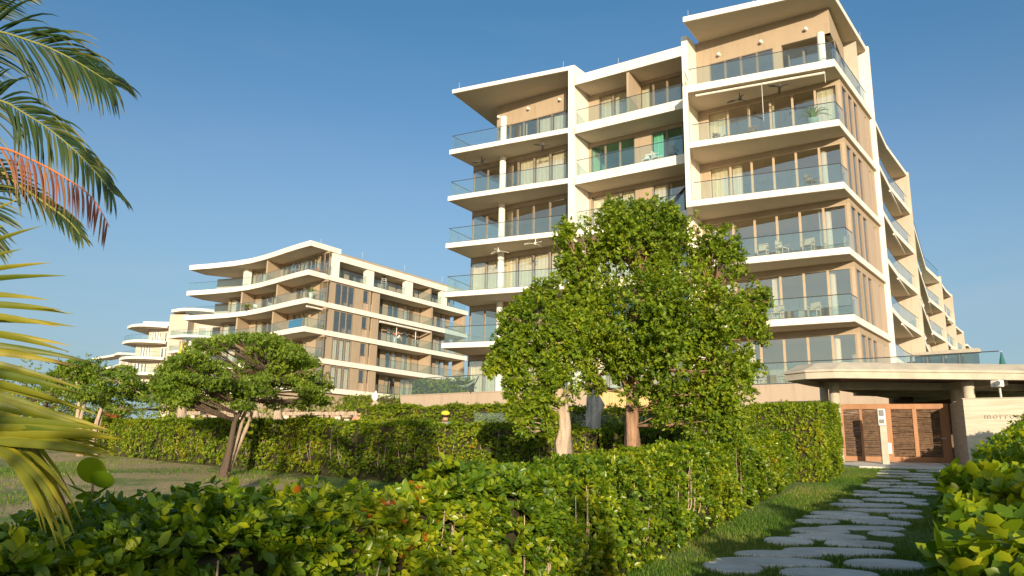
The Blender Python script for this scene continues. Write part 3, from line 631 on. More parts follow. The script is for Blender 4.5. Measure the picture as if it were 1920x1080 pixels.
# ---------------------------------------------------------------- second apartment building, curved front
def curved_building():
    B = empty('apartment_building', (-18, 105, .17), 'low white apartment building with a sweeping curved front beyond the feathery tree', 'apartment building')
    front = [(-44.1, 104.0), (-40.6, 102.8), (-37.0, 101.2), (-34.3, 99.6), (-32.0, 97.7), (-29.9, 95.7), (-28.0, 93.8), (-26.0, 91.9), (-24.15, 90.3)]
    E_ = (-6.5, 115.4); S0 = front[-1]; sd = (V2(E_)-V2(S0)).normalized(); nn = Vector((-sd.y, sd.x))   # nn points into the building
    if nn.x > 0: nn = -nn
    def st(t, i=0): q = V2(S0)+sd*t+nn*i; return (q.x, q.y)
    rear = [st(30.6, 14), (-34, 116), (-43.0, 107.0)]
    Z = {0: 4.8, 1: 8.2, 2: 11.6, 3: 15.0, 4: 18.4, 5: 21.8, 6: 25.4}
    for k in range(1, 6):
        fr = front if k >= 4 else [(x+(1.0 if i == 0 else 0), y) for i, (x, y) in enumerate(front)]
        slab(B, fr+[E_]+rear, Z[k]-.62, Z[k], bevel=0)
    slab(B, front+[st(4.9), st(4.9, 9), (-33, 112), (-43.0, 107.0)], 24.75, 25.4, 'roof', bevel=0)
    slab(B, [st(4.93), E_, st(30.6, 5), st(4.93, 5)], 23.85, 24.65, 'roof', bevel=0)
    MB().prism([st(4.95, 1.3), st(30.6, 1.3), st(30.6, 9), st(4.95, 9)], 24.2, 25.35).build('parapet', 'tan', B)
    MB().prism(inset(front+[E_], .4)+rear, 0, Z[1]-.62).build('wall', 'tan', B)
    for t in (2.0, 9.0, 17.0, 25.0): MB().tube([(*st(t, .5), 25.3), (*st(t, .5), 26.1)], .02, 4).build('lightning_rod', 'steel', B)
    # curved front: glazing 2.8 m behind the slab edge, divided by tan partitions
    ins = inset(front, 2.8)
    def on(pl, t):                                      # point at parameter 0..1 of a polyline
        L_ = [0]
        for a, b in zip(pl, pl[1:]): L_.append(L_[-1]+(V2(b)-V2(a)).length)
        s_ = t*L_[-1]
        for i in range(len(pl)-1):
            if s_ <= L_[i+1]+1e-6: return lerp(pl[i], pl[i+1], (s_-L_[i])/(L_[i+1]-L_[i]))
        return pl[-1]
    rnd = random.Random(5)
    for k in range(1, 6):
        z0 = Z[k]; z1 = (Z[k+1]-.62) if k < 5 else 24.75; zh = z1-.25
        t0 = .33 if k == 5 else (.2 if k == 4 else .16)
        fins = {5: (.56,), 4: (.36, .68), 3: (.34, .66), 2: (.34, .66), 1: (.34, .66)}[k]
        n = 18; pr = None
        for i in range(n):
            ta, tb = t0+(1-t0)*i/n, t0+(1-t0)*(i+1)/n; a, b = on(ins, ta), on(ins, tb)
            solid = any(abs((ta+tb)/2-f-.02) < .022 for f in fins)
            if solid: MB().wall(a, b, z0, zh, .2).build('wall', 'tan', B)
            else: window(B, a, b, z0, zh, fw=.07, frame='frame', curtain=(0, 1) if rnd.random() < .45 else None)
            MB().wall(a, b, zh, z1, .2).build('wall', 'tan', B)
        for f in fins:
            a, b = on(ins, f), on(front, f+.015); b = lerp(b, a, .12); d = (V2(b)-V2(a)).normalized(); q = Vector((-d.y, d.x))*.22
            MB().prism([a, b, tuple(V2(b)+q), tuple(V2(a)+q)], z0, z1).build('partition_wall', 'tan', B)
        pe = on(ins, t0)
        if k == 5: MB().box((*lerp(pe, on(front, t0), .25), (z0+z1)/2), (.8, .8, z1-z0), .8).build('column', 'white', B)
        q = V2(pe)+nn*-.0; MB().prism([pe, (pe[0]-.3, pe[1]+.2), (pe[0]+6, pe[1]+9), (pe[0]+6.3, pe[1]+8.8)], z0, z1).build('wall', 'tan', B)
        railing(B, inset(front+[st(3.2 if k < 5 else 30.3)], .15), z0, h=1.1, step=1.5)
        # back of the rooms
        MB().prism(inset(ins, 3.0)[:-1]+[st(7.5, 3.2), st(9, 6), (-36, 108)], z0, z1-.01).build('room_wall', 'room', B)
    # flank
    for k in range(1, 6):
        z0 = Z[k]; z1 = (Z[k+1]-.62) if k < 5 else 23.85; zh = z1-.12
        def w_(a, b, i=.25, mat='tan', za=z0, zb=z1, th=.25): MB().wall(st(b, i), st(a, i), za, zb, -th).build('wall', mat, B)
        def win(a, b, za, zb, i=.25, cur=None, fr='frame'): window(B, st(a, i), st(b, i), za, zb, curtain=cur, fw=.07, frame=fr, back=None)
        if k < 5:
            w_(3.2, 4.6); win(4.6, 5.65, z0, zh, cur=(0, 1) if k < 3 else None); win(5.65, 6.7, z0, zh, cur=(0, 1) if k < 3 else None); win(6.7, 7.8, z0, zh, cur=(0, 1) if k < 3 else None); w_(4.6, 7.8, za=zh)
            w_(7.8, 9.3); win(9.3, 10.25, z0+1.1, zh); w_(9.3, 10.25, .4, 'tan2', z0, z0+1.1); w_(9.3, 10.25, za=zh); w_(10.25, 10.7)
            w_(10.7, 11.1, .55, 'frame', z0+1.1, z1); w_(10.7, 11.1, .5, 'tan2', z0, z0+1.1); w_(11.1, 12.3)
            MB().prism([st(4.6, 4), st(12.3, 4), st(12.3, 4.3), st(4.6, 4.3)], z0, z1).build('room_wall', 'room', B)
            MB().prism([st(3.0, .25), st(3.2, .25), st(3.2, 3), st(3.0, 3)], z0, z1).build('wall', 'tan', B)
            MB().prism([st(12.1, .52), st(12.3, .52), st(12.3, 2.4), st(12.1, 2.4)], z0, z1).build('wall', 'tan', B)
            r0 = 12.3
        else:
            for a, b in ((3.7, 4.9), (9.6, 10.9), (17.0, 18.4), (24.5, 25.8)):
                MB().prism([st(a, .12), st(b, .12), st(b, .75), st(a, .75)], z0, 24.75 if a < 4 else z1).build('pillar', 'white', B)
            r0 = 4.9
        i = 2.4
        segs = []; t = r0
        while t < 30.4:
            for kind, L_ in (('g', .75), ('w', 1.5), ('s', .5), ('w', 1.0), ('g', 1.1), ('g', 1.1), ('c', .9), ('g', 1.1), ('g', 1.1), ('w', 1.2)):
                if t+L_ > 30.5: t = 99; break
                segs.append((kind, t, t+L_)); t += L_
        for kind, a, b in segs:
            if kind in 'wc': w_(a, b, i, 'tan')
            elif kind == 's': w_(a, b, i+.2, 'frame')
            else: win(a, b, z0, zh, i, cur=(0, 1) if rnd.random() < .4 else None); w_(a, b, i, za=zh)
        MB().prism([st(r0, 5), st(30.6, 5), st(30.6, 5.3), st(r0, 5.3)], z0, z1).build('room_wall', 'room', B)
        for a in ((22.7, 30.2) if k < 5 else (22.2,)):
            MB().prism([st(a, .3), st(a+.3, .3), st(a+.3, i), st(a, i)], z0, z1).build('partition_wall', 'tan', B)
        if k < 5: railing(B, [st(12.35, .15), st(30.4, .15)], z0, h=1.1, step=1.5, posts=(k in (1, 2)))
    q = [st(12.4, .12), st(22.3, .12)]
    MB().tube([(*q[0], Z[4]-.95), (*q[1], Z[4]-.95)], .14, 8).build('blind_roller', 'white', B)
    q = [(-25.4, 91.9), st(2.9, .3)]
    MB().tube([(*st(.5, .5), Z[4]-.9), (*st(3.1, .5), Z[4]-.9)], .12, 8).build('blind_roller', 'white', B)
    for t in (16.0, 19.8): MB().tube([(*st(t, .5), Z[4]-1.0), (*st(t, .5), Z[3])], .06, 6).build('blind_guide', 'steel', B)
    return st, Z
st2, Z2 = curved_building()

# ---------------------------------------------------------------- far pale building
def far_building():
    B = empty('apartment_building', (-78, 168, .17), 'distant cream apartment building with rounded balcony slabs and dark window groups', 'apartment building')
    Y0 = 165
    def P(px, py, Y=Y0): v = at(px, py, Y); return v
    zf = [P(222, y).z for y in (608.5, 638, 668.5, 698, 727)]        # slab tops from the roof downwards
    xl = [P(x, 620).x for x in (228, 222, 220, 221, 223)]; xr = P(313, 620).x
    def arc(x0, x1, bow, n=9, y=Y0):
        return [(x0+(x1-x0)*i/n, y-bow*math.sin(math.pi*(.12+.88*i/n))+1.5*(1-i/n)**3*2) for i in range(n+1)]
    wl = [P(272, 620).x, P(250, 620).x, P(247, 620).x, P(246, 620).x]
    for i in range(5):
        slab(B, arc(xl[i], xr, 2.0)+[(xr, Y0+12), (xl[i]+1, Y0+12)], zf[i]-.55, zf[i], bevel=0, name='slab' if i else 'roof')
        if i: railing(B, inset(arc(xl[i], xr, 2.0), .25)[:-1], zf[i], h=1.1, step=2.2)
    MB().prism([(P(265, 600).x, Y0+1), (xr, Y0+1), (xr, Y0+10), (P(265, 600).x, Y0+10)], zf[0], zf[0]+.9).build('parapet', 'white', B)
    for i in range(4):
        z1 = zf[i]-.55; z0 = zf[i+1]; a = wl[i]
        wins = [(277, 296), (301, 313.2)] if i == 0 else ([(258, 279), (297, 311)] if i == 1 else [(249, 275), (298, 309)])
        X = [a]
        for p, q in wins: X += [P(p, 620).x, P(q, 620).x]
        X.append(xr)
        for j in range(0, len(X), 2):
            if X[j+1]-X[j] > .1: MB().prism([(X[j], Y0+2), (X[j+1], Y0+2), (X[j+1], Y0+10), (X[j], Y0+10)], z0, z1).build('wall', 'cream', B)
        for j in range(1, len(X)-1, 2):
            MB().prism([(X[j], Y0+2.01), (X[j+1], Y0+2.01), (X[j+1], Y0+3), (X[j], Y0+3)], z1-.5, z1).build('wall', 'cream', B)
            n = 4 if j == 1 else 2
            for q in range(n):
                w0, w1 = X[j]+(X[j+1]-X[j])*q/n, X[j]+(X[j+1]-X[j])*(q+1)/n
                window(B, (w0, Y0+2.1), (w1, Y0+2.1), z0, z1-.5, fw=.16, frame='white', pane='pane')
            MB().box(((X[j]+X[j+1])/2, Y0+5, (z0+z1)/2), (X[j+1]-X[j], .2, z1-z0)).build('room_wall', 'room', B)
    # tower with the arched top and curved balconies
    tx0, tx1, tx2 = P(316, 620, 162).x, P(348, 620, 162).x, P(400, 620, 162).x
    zt = P(330, 590, 162).z
    MB().prism([(tx0, 162), (tx0+4.2, 161.3), (tx0+4.2, 172), (tx0, 172)], 0, zt).build('wall', 'cream', B)
    MB().prism([(tx0+4.2, 164.5), (tx2+2, 164.5), (tx2+2, 172), (tx0+4.2, 172)], 0, zt-.6).build('wall', 'cream', B)
    za = [P(345, y, 160).z for y in (578, 628, 657, 686)]
    n = 10; arcp = [(tx0+.2+(tx2-tx0)*i/n, 161.9-2.6*math.sin(math.pi*i/n*.9)) for i in range(n+1)]
    slab(B, arcp+[(tx2, 170), (tx0, 170)], za[0]-.6, za[0], bevel=0, name='roof')
    for z in za[1:]:
        slab(B, [p for p in arcp]+[(tx2, 166), (tx0, 166)], z-.5, z, bevel=0); railing(B, inset(arcp, .2), z, h=1.1, step=2)
        for q in range(3):
            x = tx0+5.2+q*2.4; window(B, (x, 164.3), (x+1.9, 164.3), z, z+2.4, fw=.14, frame='white')
    # lower wing with two short slabs
    for k, (px0, py) in enumerate(((205, 661.5), (203, 684))):
        z = P(px0, py, 185).z; slab(B, arc(P(px0, py, 185).x, P(255, py, 185).x, 1.5, y=185)+[(P(255, 0, 185).x, 196), (P(px0, 0, 185).x+2, 196)], z-.5, z, bevel=0)
        x0 = P(226, 640, 187).x; MB().prism([(x0, 187.5), (x0+4, 187.5), (x0+4, 196), (x0, 196)], z-4.0, z-.5).build('wall', 'cream', B)
        for q in range(2): window(B, (x0+.5+1.6*q, 187.3), (x0+1.9+1.6*q, 187.3), z-3.2, z-.7, fw=.14, frame='white')
far_building()

# ---------------------------------------------------------------- entrance: canopy, gate, wall
def entrance():
    out = [(8.75, 25.1), (9.15, 24.35), (9.9, 23.95), (15.7, 23.55), (21, 23.4), (21, 34), (16.3, 32.2), (12.6, 28.9), (10.1, 26.6)]
    Cn = empty('entrance_canopy', (13, 26, .17), 'flat beige concrete canopy with rounded edge over the wooden gate', 'canopy')
    c = Vector((14, 27.5))
    def sh(k): return [tuple(V2(p)+(c-V2(p)).normalized()*k) for p in out]
    m_ = MB(); A, Bp, Cc = out, sh(.02), sh(.62); n = len(out)
    vs = [(*p, 2.86) for p in A]+[(*p, 2.93) for p in Bp]+[(*p, 3.2) for p in Cc]
    fs = [(i, (i+1) % n, n+(i+1) % n, n+i) for i in range(n)]+[(n+i, n+(i+1) % n, 2*n+(i+1) % n, 2*n+i) for i in range(n)]+[tuple(range(n))[::-1], tuple(range(2*n, 3*n))]
    m_.add(vs, fs).build('roof', 'concrete', Cn, bevel=.02)
    rim = MB(); I1, I2 = sh(.06), sh(.34)
    for i in range(n):
        j = (i+1) % n; rim.prism([I1[i], I1[j], I2[j], I2[i]], 2.66, 2.857)
    rim.build('edge_beam', 'concrete', Cn)
    MB().prism(sh(.36), 2.80, 2.855).build('ceiling_boards', 'stick', Cn)
    for a, b, w_ in (((10.6, 26.4), (19, 25.9), .3), ((12.6, 28.6), (20, 28.4), .3), ((15.9, 31.4), (17.4, 24.2), .26), ((13.2, 28.9), (15.3, 24.3), .22)):
        MB().wall(a, b, 2.56, 2.795, w_).build('beam', 'concrete', Cn)
    for x, y, z0, z1, r in ((10.62, 25.75, 0, 2.68, .165), (14.33, 24.55, 2.09, 2.68, .17), (14.95, 26.3, 2.0, 2.62, .2), (10.9, 27.3, 0, 2.7, .14)):
        MB().tube([(x, y, z0), (x, y, z1)], r, 20).build('post', 'concrete', Cn)
    MB().prism([(15.2, 31.3), (22, 29.9), (22, 30.2), (15.2, 31.6)], 0, 2.8).build('screen_wall', 'stick', Cn)
    # gate
    G0, G1 = (9.95, 26.95), (14.25, 25.65); g = (V2(G1)-V2(G0)); L_ = g.length
    G = empty('wooden_gate', (12.1, 26.3, .17), 'reddish timber gate with panels of dark horizontal sticks under the canopy', 'gate')
    def X(px): return (px-1519)/(1786-1519)
    zb, zt = .19, 2.07
    def post(a, b, z0=zb, z1=zt, th=.09, off=0, nm='stile'):
        MB().wall(lerp(G0, G1, X(a)), lerp(G0, G1, X(b)), z0, z1, th, off).build(nm, 'wood', G, bevel=.006)
    post(1519, 1786, zt-.17, zt, .10, -.012, 'top_rail'); post(1580, 1786, zb, zb+.17, .09, -.012, 'bottom_rail')
    for a, b in ((1519, 1529), (1562, 1575), (1587, 1597), (1626.5, 1631.5), (1661, 1671.3), (1672.7, 1684), (1722, 1729.5), (1770, 1786)): post(a, b, zb+.02, zt-.02)
    rr = random.Random(3)
    for a, b in ((1529, 1562), (1597, 1626.5), (1631.5, 1661), (1684, 1722), (1729.5, 1770)):
        n = 27; p, q = lerp(G0, G1, X(a)), lerp(G0, G1, X(b))
        for i in range(n):
            z = zb+.2+(zt-zb-.40)*i/(n-1); k = MB(); m2 = lerp(p, q, .5)
            k.tube([(p[0]+.02, p[1]+.05, z+rr.uniform(-.012, .012)), (m2[0]+.02, m2[1]+.03+rr.uniform(-.015, .02), z+rr.uniform(-.014, .014)), (q[0]+.02, q[1]+.05, z+rr.uniform(-.012, .012))], rr.uniform(.022, .034), 6)
            k.build('slat', 'stick', G)
    lp = lerp(G0, G1, X(1677)); MB().box((lp[0]-.02, lp[1]-.05, .62), (.11, .04, .36), -.3).build('lock_plate', 'white', G, bevel=.01)
    lp = lerp(G0, G1, X(1777)); MB().tube([(lp[0]-.05, lp[1]-.1, .95), (lp[0]-.2, lp[1]-.1, .95)], .018, 6).build('handle', 'steel', G)
    # entry wall
    Wl = empty('entrance_wall', (14.5, 24, .05), 'thick travertine wall with faint lettering beside the wooden gate', 'wall')
    f0, f1 = (13.83, 24.05), (18.2, 21.6)
    MB().prism([f0, f1, (18.9, 23.2), (14.42, 25.85)], -.2, 2.09).build('wall_block', 'travertine', Wl, bevel=.012)
    MB().prism([(13.80, 24.04), (18.2, 21.56), (18.25, 21.63), (13.86, 24.11)], 2.093, 2.115).build('coping', 'concrete', Wl)
    tx = bpy.data.curves.new('lettering', 'FONT'); tx.body = 'morros eco'; tx.size = .25; tx.extrude = .012; tx.space_character = 1.25
    to = bpy.data.objects.new('lettering', tx); C.objects.link(to); to.parent = Wl; tx.materials.append(M['concrete'])
    d = (V2(f1)-V2(f0)).normalized(); nrm = Vector((d.y, -d.x, 0)); s_ = V2(f0)+d*.52
    to.matrix_local = Matrix(((d.x, 0, nrm.x, s_.x+nrm.x*.012-14.5), (d.y, 0, nrm.y, s_.y+nrm.y*.012-24), (0, 1, 0, 1.49-.05), (0, 0, 0, 1)))
    # camera post on the wall
    cp = at(1877, 745, 23.6); Cm = empty('security_camera', (cp.x, cp.y, 2.11), 'white security camera on a slim steel pole standing on the travertine wall', 'camera')
    MB().tube([(cp.x, cp.y, 2.1), (cp.x-.02, cp.y, 2.66)], .035, 8).build('pole', 'steel', Cm)
    MB().box((cp.x-.13, cp.y-.1, 2.52), (.22, .3, .2), .5).build('housing', 'white', Cm, bevel=.03)
    MB().tube([(cp.x-.2, cp.y-.24, 2.52), (cp.x-.22, cp.y-.28, 2.52)], .07, 10).build('lens', 'dark', Cm)
    # intercom
    ip = at(1661, 868, 24.9); I = empty('intercom_post', (ip.x, ip.y, .1), 'slim concrete intercom pillar with steel panel in front of the gate', 'intercom')
    MB().box((ip.x, ip.y, .85), (.2, .16, 1.7), -.3).build('pillar', 'concrete', I, bevel=.01)
    h = MB().box((ip.x-.03, ip.y-.02, 1.55), (.22, .19, .52), -.3).build('panel', 'steel', I, bevel=.01)
    MB().box((ip.x-.07, ip.y-.13, 1.68), (.13, .02, .18), -.3).build('keypad', 'dark', h); MB().box((ip.x-.07, ip.y-.13, 1.42), (.13, .02, .12), -.3).build('speaker_grille', 'dark', h)
    # threshold paving, as one thin sloping sheet
    pv = [(9.9, 26.7), (14.3, 25.5), (13.75, 24.0), (14.9, 22.6), (13.9, 22.55), (10.2, 23.35)]
    MB().add([(x, y, gz(x, y)+.045) for x, y in pv]+[(x, y, gz(x, y)-.1) for x, y in pv], [tuple(range(6))[::-1], tuple(range(6, 12))]+[(i, (i+1) % 6, 6+(i+1) % 6, 6+i) for i in range(6)]).build('pavement', 'stone', None)['kind'] = 'structure'
entrance()

# ---------------------------------------------------------------- stepping stones
def gp(px, py):
    d = (px-960)/FPX*_R - (py-540)/FPX*_U + _F; t_ = -1.6/(d.z-.068*d.y); return d*t_
STONES = []
def path():
    P = empty('garden_path', (6, 12, gz(6, 12))); P['kind'] = 'structure'
    z8 = [(510, 690, 420), (500, 825, 436), (490, 640, 453), (665, 920, 455), (740, 930, 420), (445, 640, 480), (425, 570, 497), (575, 740, 499), (755, 905, 490), (660, 930, 473),
          (395, 575, 515), (590, 860, 522), (495, 870, 542), (345, 490, 553), (330, 715, 575), (730, 860, 563), (400, 800, 604), (255, 395, 610), (195, 655, 637), (670, 800, 626), (280, 780, 672),
          (80, 415, 690), (560, 770, 707), (40, 555, 716), (-30, 240, 740), (345, 690, 747), (120, 675, 785), (-60, 320, 800), (430, 655, 822), (-60, 425, 840), (145, 590, 883)]
    L_ = [(1500+a/3.376, 1500+b/3.376, 760+y/3.376) for a, b, y in z8]
    L_ += [(1467, 1672, 1036), (1378, 1536, 1041), (1344, 1560, 1056), (1319, 1429, 1066), (1462, 1640, 1078), (1434, 1520, 1016), (1560, 1700, 1100), (1300, 1450, 1098), (1400, 1560, 1120), (1700, 1860, 1120), (1580, 1740, 1060)]
    rr = random.Random(11)
    for a, b, y in L_:
        p, q = gp(a, y), gp(b, y); c = (p+q)/2; rx = (q-p).length/2*.97; ry = rr.uniform(.17, .25); n = 18
        if c.y < 6: continue
        e = rr.uniform(-.06, .06); ph = rr.random()*6; vs = []
        for k, (sc, dz) in enumerate(((1, -.05), (1.0, .012), (.955, .026))):
            for i in range(n):
                t_ = 2*math.pi*i/n; w_ = 1+.05*math.sin(2*t_+ph)+.04*math.sin(3*t_+ph*2)
                x = abs(math.cos(t_))**.85*math.copysign(1, math.cos(t_))*rx*w_*sc; yy = math.sin(t_)*ry*w_*sc
                X = c.x+x*math.cos(e)-yy*math.sin(e); Y = c.y+x*math.sin(e)+yy*math.cos(e); vs.append((X, Y, gz(X, Y)+dz))
        MB().add(vs, [(k*n+i, k*n+(i+1) % n, (k+1)*n+(i+1) % n, (k+1)*n+i) for k in range(2) for i in range(n)]+[tuple(range(2*n, 3*n))]).build('stepping_stone', 'stone', P)
        STONES.append((c.x, c.y, rx, ry))
path()

# ---------------------------------------------------------------- hedges
def line(p, q, n, w0, w1, h0, h1):
    return [(p[0]+(q[0]-p[0])*i/n, p[1]+(q[1]-p[1])*i/n, w0+(w1-w0)*i/n, h0+(h1-h0)*i/n) for i in range(n+1)]
near = [(-3.0, .6, .5, 1.0), (-2.1, 2.3, .5, 1.04), (-1.25, 4.1, .48, 1.07), (-.35, 5.9, .46, 1.04), (.55, 7.6, .45, 1.02)]
hedge('hedge', 'clipped glossy green hedge along the lawn path, sunlit in patches, nearest to the viewer', 'hedge', near, .059, 760, 'leaf_near', 6, 1.25, 'clipped green hedges', .09, .22, fine=True)
hedge('hedge', 'long low clipped hedge bordering the stepping stone path up to the taller corner hedge', 'hedge', [near[-1]]+line((.55, 7.6), (6.0, 18.3), 6, .45, .5, 1.02, 1.1)[1:], .060, 560, 'leaf_near', 6, 1.15, 'clipped green hedges', .08, .2)
hedge('hedge', 'tall square clipped corner hedge beside the wooden gate', 'hedge', [(6.4, 18.6, .85, 1.72), (7.4, 20.3, .9, 1.75), (8.35, 22.4, .9, 1.75)], .062, 480, 'leaf_hedge', 6, 1.1, 'clipped green hedges', .07, .12)
hedge('hedge', 'clipped hedge running behind the tree trunks below the beige terrace wall', 'hedge', [(6.1, 20.3, .6, 1.62), (3.2, 21.3, .6, 1.55), (.4, 22.6, .6, 1.6), (-2.2, 24.2, .6, 1.55), (-4.4, 25.8, .6, 1.5)], .062, 400, 'leaf_hedge', 6, 1.1, 'clipped green hedges', .07, .1)
hedge('hedge', 'clipped hedge across the lawn behind the feathery tree, its end in full sun', 'hedge', [(-11.0, 23.2, .6, 1.0), (-8.6, 21.6, .6, 1.05), (-5.6, 19.4, .6, 1.15), (-3.0, 17.6, .6, 1.2), (-.6, 16.4, .6, 1.2), (1.8, 15.5, .6, 1.2), (3.4, 15.2, .6, 1.2)], .06, 420, 'leaf_hedge', 6, 1.1, 'clipped green hedges', .08, .1)
hedge('hedge', 'farther dark clipped hedge left of the sunlit hedge end across the lawn', 'hedge', [(-15.2, 27.5, .6, .95), (-12.4, 25.4, .6, .95)], .07, 330, 'leaf_hedge', 6, 1.1, 'clipped green hedges')
hedge('hedge', 'low clipped hedge beside the stump, below the brown trunk of the tall tree', 'hedge', [(1.3, 12.9, .5, .85), (3.2, 13.2, .55, .95)], .062, 460, 'leaf_hedge', 6, 1.1, 'clipped green hedges')
right = [(1.55, 1.75, .42, .95), (1.95, 2.6, .5, 1.06), (2.9, 4.0, .66, 1.12), (4.3, 5.9, .8, 1.16), (6.5, 9.2, .9, 1.2), (9.0, 12.6, .95, 1.3), (11.2, 15.6, 1.0, 1.45), (13.5, 18.6, 1.1, 1.72), (15.2, 20.4, 1.1, 1.75)]
hedge('hedge', 'loose hedge at the path edge with big pale young leaves, nearest to the viewer', 'hedge', right[:4], .088, 380, 'leaf_near', 6, 1.55, 'clipped green hedges', .10, .3, fine=True)
hedge('hedge', 'dense hedge between the stepping stones and the travertine wall', 'hedge', right[3:], .075, 380, 'leaf_near', 6, 1.2, 'clipped green hedges', .10, .3)
M['leaf_bush'] = M['leaf_hedge']
# planting on the terrace and by the second building
def box_hedge(label, a, b, z0, z1, hw, leaf, dens, mat='leaf_hedge', name='hedge', cat='hedge', group='clipped green hedges'):
    root = empty(name, (a[0], a[1], z0), label, cat, group); d = (V2(b)-V2(a)); L_ = d.length; d.normalize(); nn = np.array([-d.y, d.x])
    n = int(L_*(z1-z0)*2*dens+L_*hw*2*dens); t_ = RNG.random(n)*L_; v = RNG.random(n)*(z1-z0); s_ = np.where(RNG.random(n) < .5, 1, -1)*hw
    top = RNG.random(n) < hw*2/(hw*2+2*(z1-z0)); v = np.where(top, z1-z0, v); s_ = np.where(top, RNG.uniform(-1, 1, n)*hw, s_)
    P = np.stack([a[0]+d.x*t_+nn[0]*s_, a[1]+d.y*t_+nn[1]*s_, z0+v], 1)+RNG.normal(size=(n, 3))*leaf*.6
    D = np.stack([nn[0]*s_, nn[1]*s_, .3*hw+top*hw], 1)+RNG.normal(size=(n, 3))*.4*hw
    V, T = leaf_cloud(P, D, leaf, 5); leaves_object('foliage', V, T, mat, root)
    MB().wall(a, b, z0, z1-leaf*.8, 2*hw-leaf*1.6, -hw+leaf*.8).build('dark_core', 'darkcore', root, kind='stuff')  # solid dark filler between the leaf faces
box_hedge('leafy planter hedge behind the terrace glass at the end of the beige wall', (-6.0, 49.4), (-2.3, 46.9), 3.9, 4.75, .35, .12, 60)
box_hedge('tall clipped screen hedge behind the wrapped trunk, next to the beige wall', (-10.6, 50.5), (-6.95, 50.2), 1.2, 5.3-1.45, .4, .11, 60)
box_hedge('low bright hedge top in front of the second building beside the beige wall', (-11.5, 41.0), (-4.5, 36.5), .0, 2.15, .6, .09, 70)

# ---------------------------------------------------------------- trees
def T3(px, py, Y): v = at(px, py, Y); return (v.x, v.y, v.z)
def stem(pts, Y0): return [(*T3(px, py, Y0+dy), r) for px, py, dy, r in pts]
Yb = 12.6
big = [(1195, 480, 0, 95, 1.0), (1150, 440, -.2, 62, .7), (1095, 500, .2, 60, .8), (1250, 450, .1, 62, .8), (1345, 500, 0, 60, .8), (1390, 590, .1, 55, .8), (1300, 580, -.5, 85, 1), (1190, 600, -.6, 100, 1.1), (1100, 590, -.2, 70, .9),
       (1245, 685, -.5, 80, 1), (1340, 690, -.1, 80, .9), (1320, 765, -.2, 72, .8), (1250, 775, -.1, 40, .6), (1130, 660, 0, 50, .8), (1390, 690, 0, 40, .6), (1170, 660, -.3, 55, .8), (1415, 610, 0, 26, .4), (1370, 790, 0, 36, .5), (1200, 410, .2, 36, .5), (1250, 405, 0, 30, .5), (1330, 462, 0, 30, .4), (1425, 560, .1, 22, .3), (1060, 440, .1, 30, .4), (1150, 395, .1, 26, .4)]
big += [(1092, 655, 0, 40, .6), (1085, 560, 0, 40, .6), (1075, 500, 0, 34, .5), (1110, 720, 0, 26, .4)]
lobes = []
for px, py, dy, r, kz in big:
    c = T3(px, py, Yb+dy); rr = r/FPX*Yb*1.0; lobes.append((c, (rr, rr*.95*kz+.25, rr*1.08)))
spires = [(T3(px, py, Yb+.1), (w_/FPX*Yb, w_/FPX*Yb, h_/FPX*Yb)) for px, py, w_, h_ in ((1062, 430, 12, 30), (1095, 425, 13, 34), (1150, 380, 14, 26), (1180, 388, 12, 24), (1222, 385, 14, 30), (1262, 400, 13, 26), (1300, 420, 12, 28), (1345, 462, 14, 34), (1372, 490, 12, 30), (1412, 540, 11, 26), (1430, 585, 12, 22), (1438, 640, 14, 14), (1028, 545, 12, 24), (1425, 690, 16, 14), (1405, 740, 16, 14), (1320, 440, 12, 30))]
bx = T3(1187, 868, Yb)
tree('leafy_tree', 'tall round leafy tree with a reddish brown trunk in front of the tall building', (bx[0], bx[1], gz(bx[0], bx[1])),
     [[(bx[0], bx[1], gz(*bx[:2])-.05, .15)]+stem([(1186, 850, 0, .125), (1183, 800, 0, .105), (1186, 740, 0, .10), (1190, 690, 0, .09), (1200, 600, 0, .07), (1200, 520, 0, .04)], Yb),
      stem([(1187, 745, 0, .07), (1225, 690, -.1, .055), (1280, 630, -.1, .04), (1335, 560, 0, .02)], Yb), stem([(1187, 760, 0, .06), (1160, 690, 0, .045), (1120, 620, 0, .03), (1100, 540, 0, .02)], Yb)],
     lobes, .066, 22000, 'leaf_tree', 'bark', 6, 1.0, 'broad-leaved trees', 'tree', (25, 75), .7, .78, True, 6, extra=spires)
Yl = 11.2
sm = [(1010, 600, 0, 62, .9), (960, 640, 0, 48, .8), (1040, 670, .1, 62, .9), (985, 700, -.1, 55, .8), (1045, 735, 0, 50, .8), (1010, 765, 0, 42, .7), (960, 770, 0, 26, .4), (1020, 545, 0, 30, .5), (1080, 620, .1, 45, .7), (935, 680, 0, 26, .5), (1000, 560, 0, 30, .5), (975, 575, 0, 26, .4), (1030, 800, 0, 24, .4), (985, 800, 0, 26, .4), (925, 690, 0, 20, .3), (950, 600, 0, 22, .3)]
lobes = [(T3(px, py, Yl+dy), (r/FPX*Yl, r/FPX*Yl*.9*kz+.15, r/FPX*Yl*1.02)) for px, py, dy, r, kz in sm]
bx = T3(1057, 875, Yl)
tree('leafy_tree', 'smaller leafy tree with a thick pale furrowed trunk, left of the tall round tree', (bx[0], bx[1], gz(bx[0], bx[1])),
     [[(bx[0], bx[1], gz(*bx[:2])-.05, .15)]+stem([(1057, 868, 0, .118), (1054, 830, 0, .122), (1058, 800, 0, .09), (1056, 770, 0, .075), (1045, 720, 0, .06), (1020, 640, 0, .04), (1012, 580, 0, .02)], Yl)],
     lobes, .062, 7000, 'leaf_tree', 'bark_pale', 6, 1.0, 'broad-leaved trees', 'tree', (25, 75), .6, .68, True, 6)
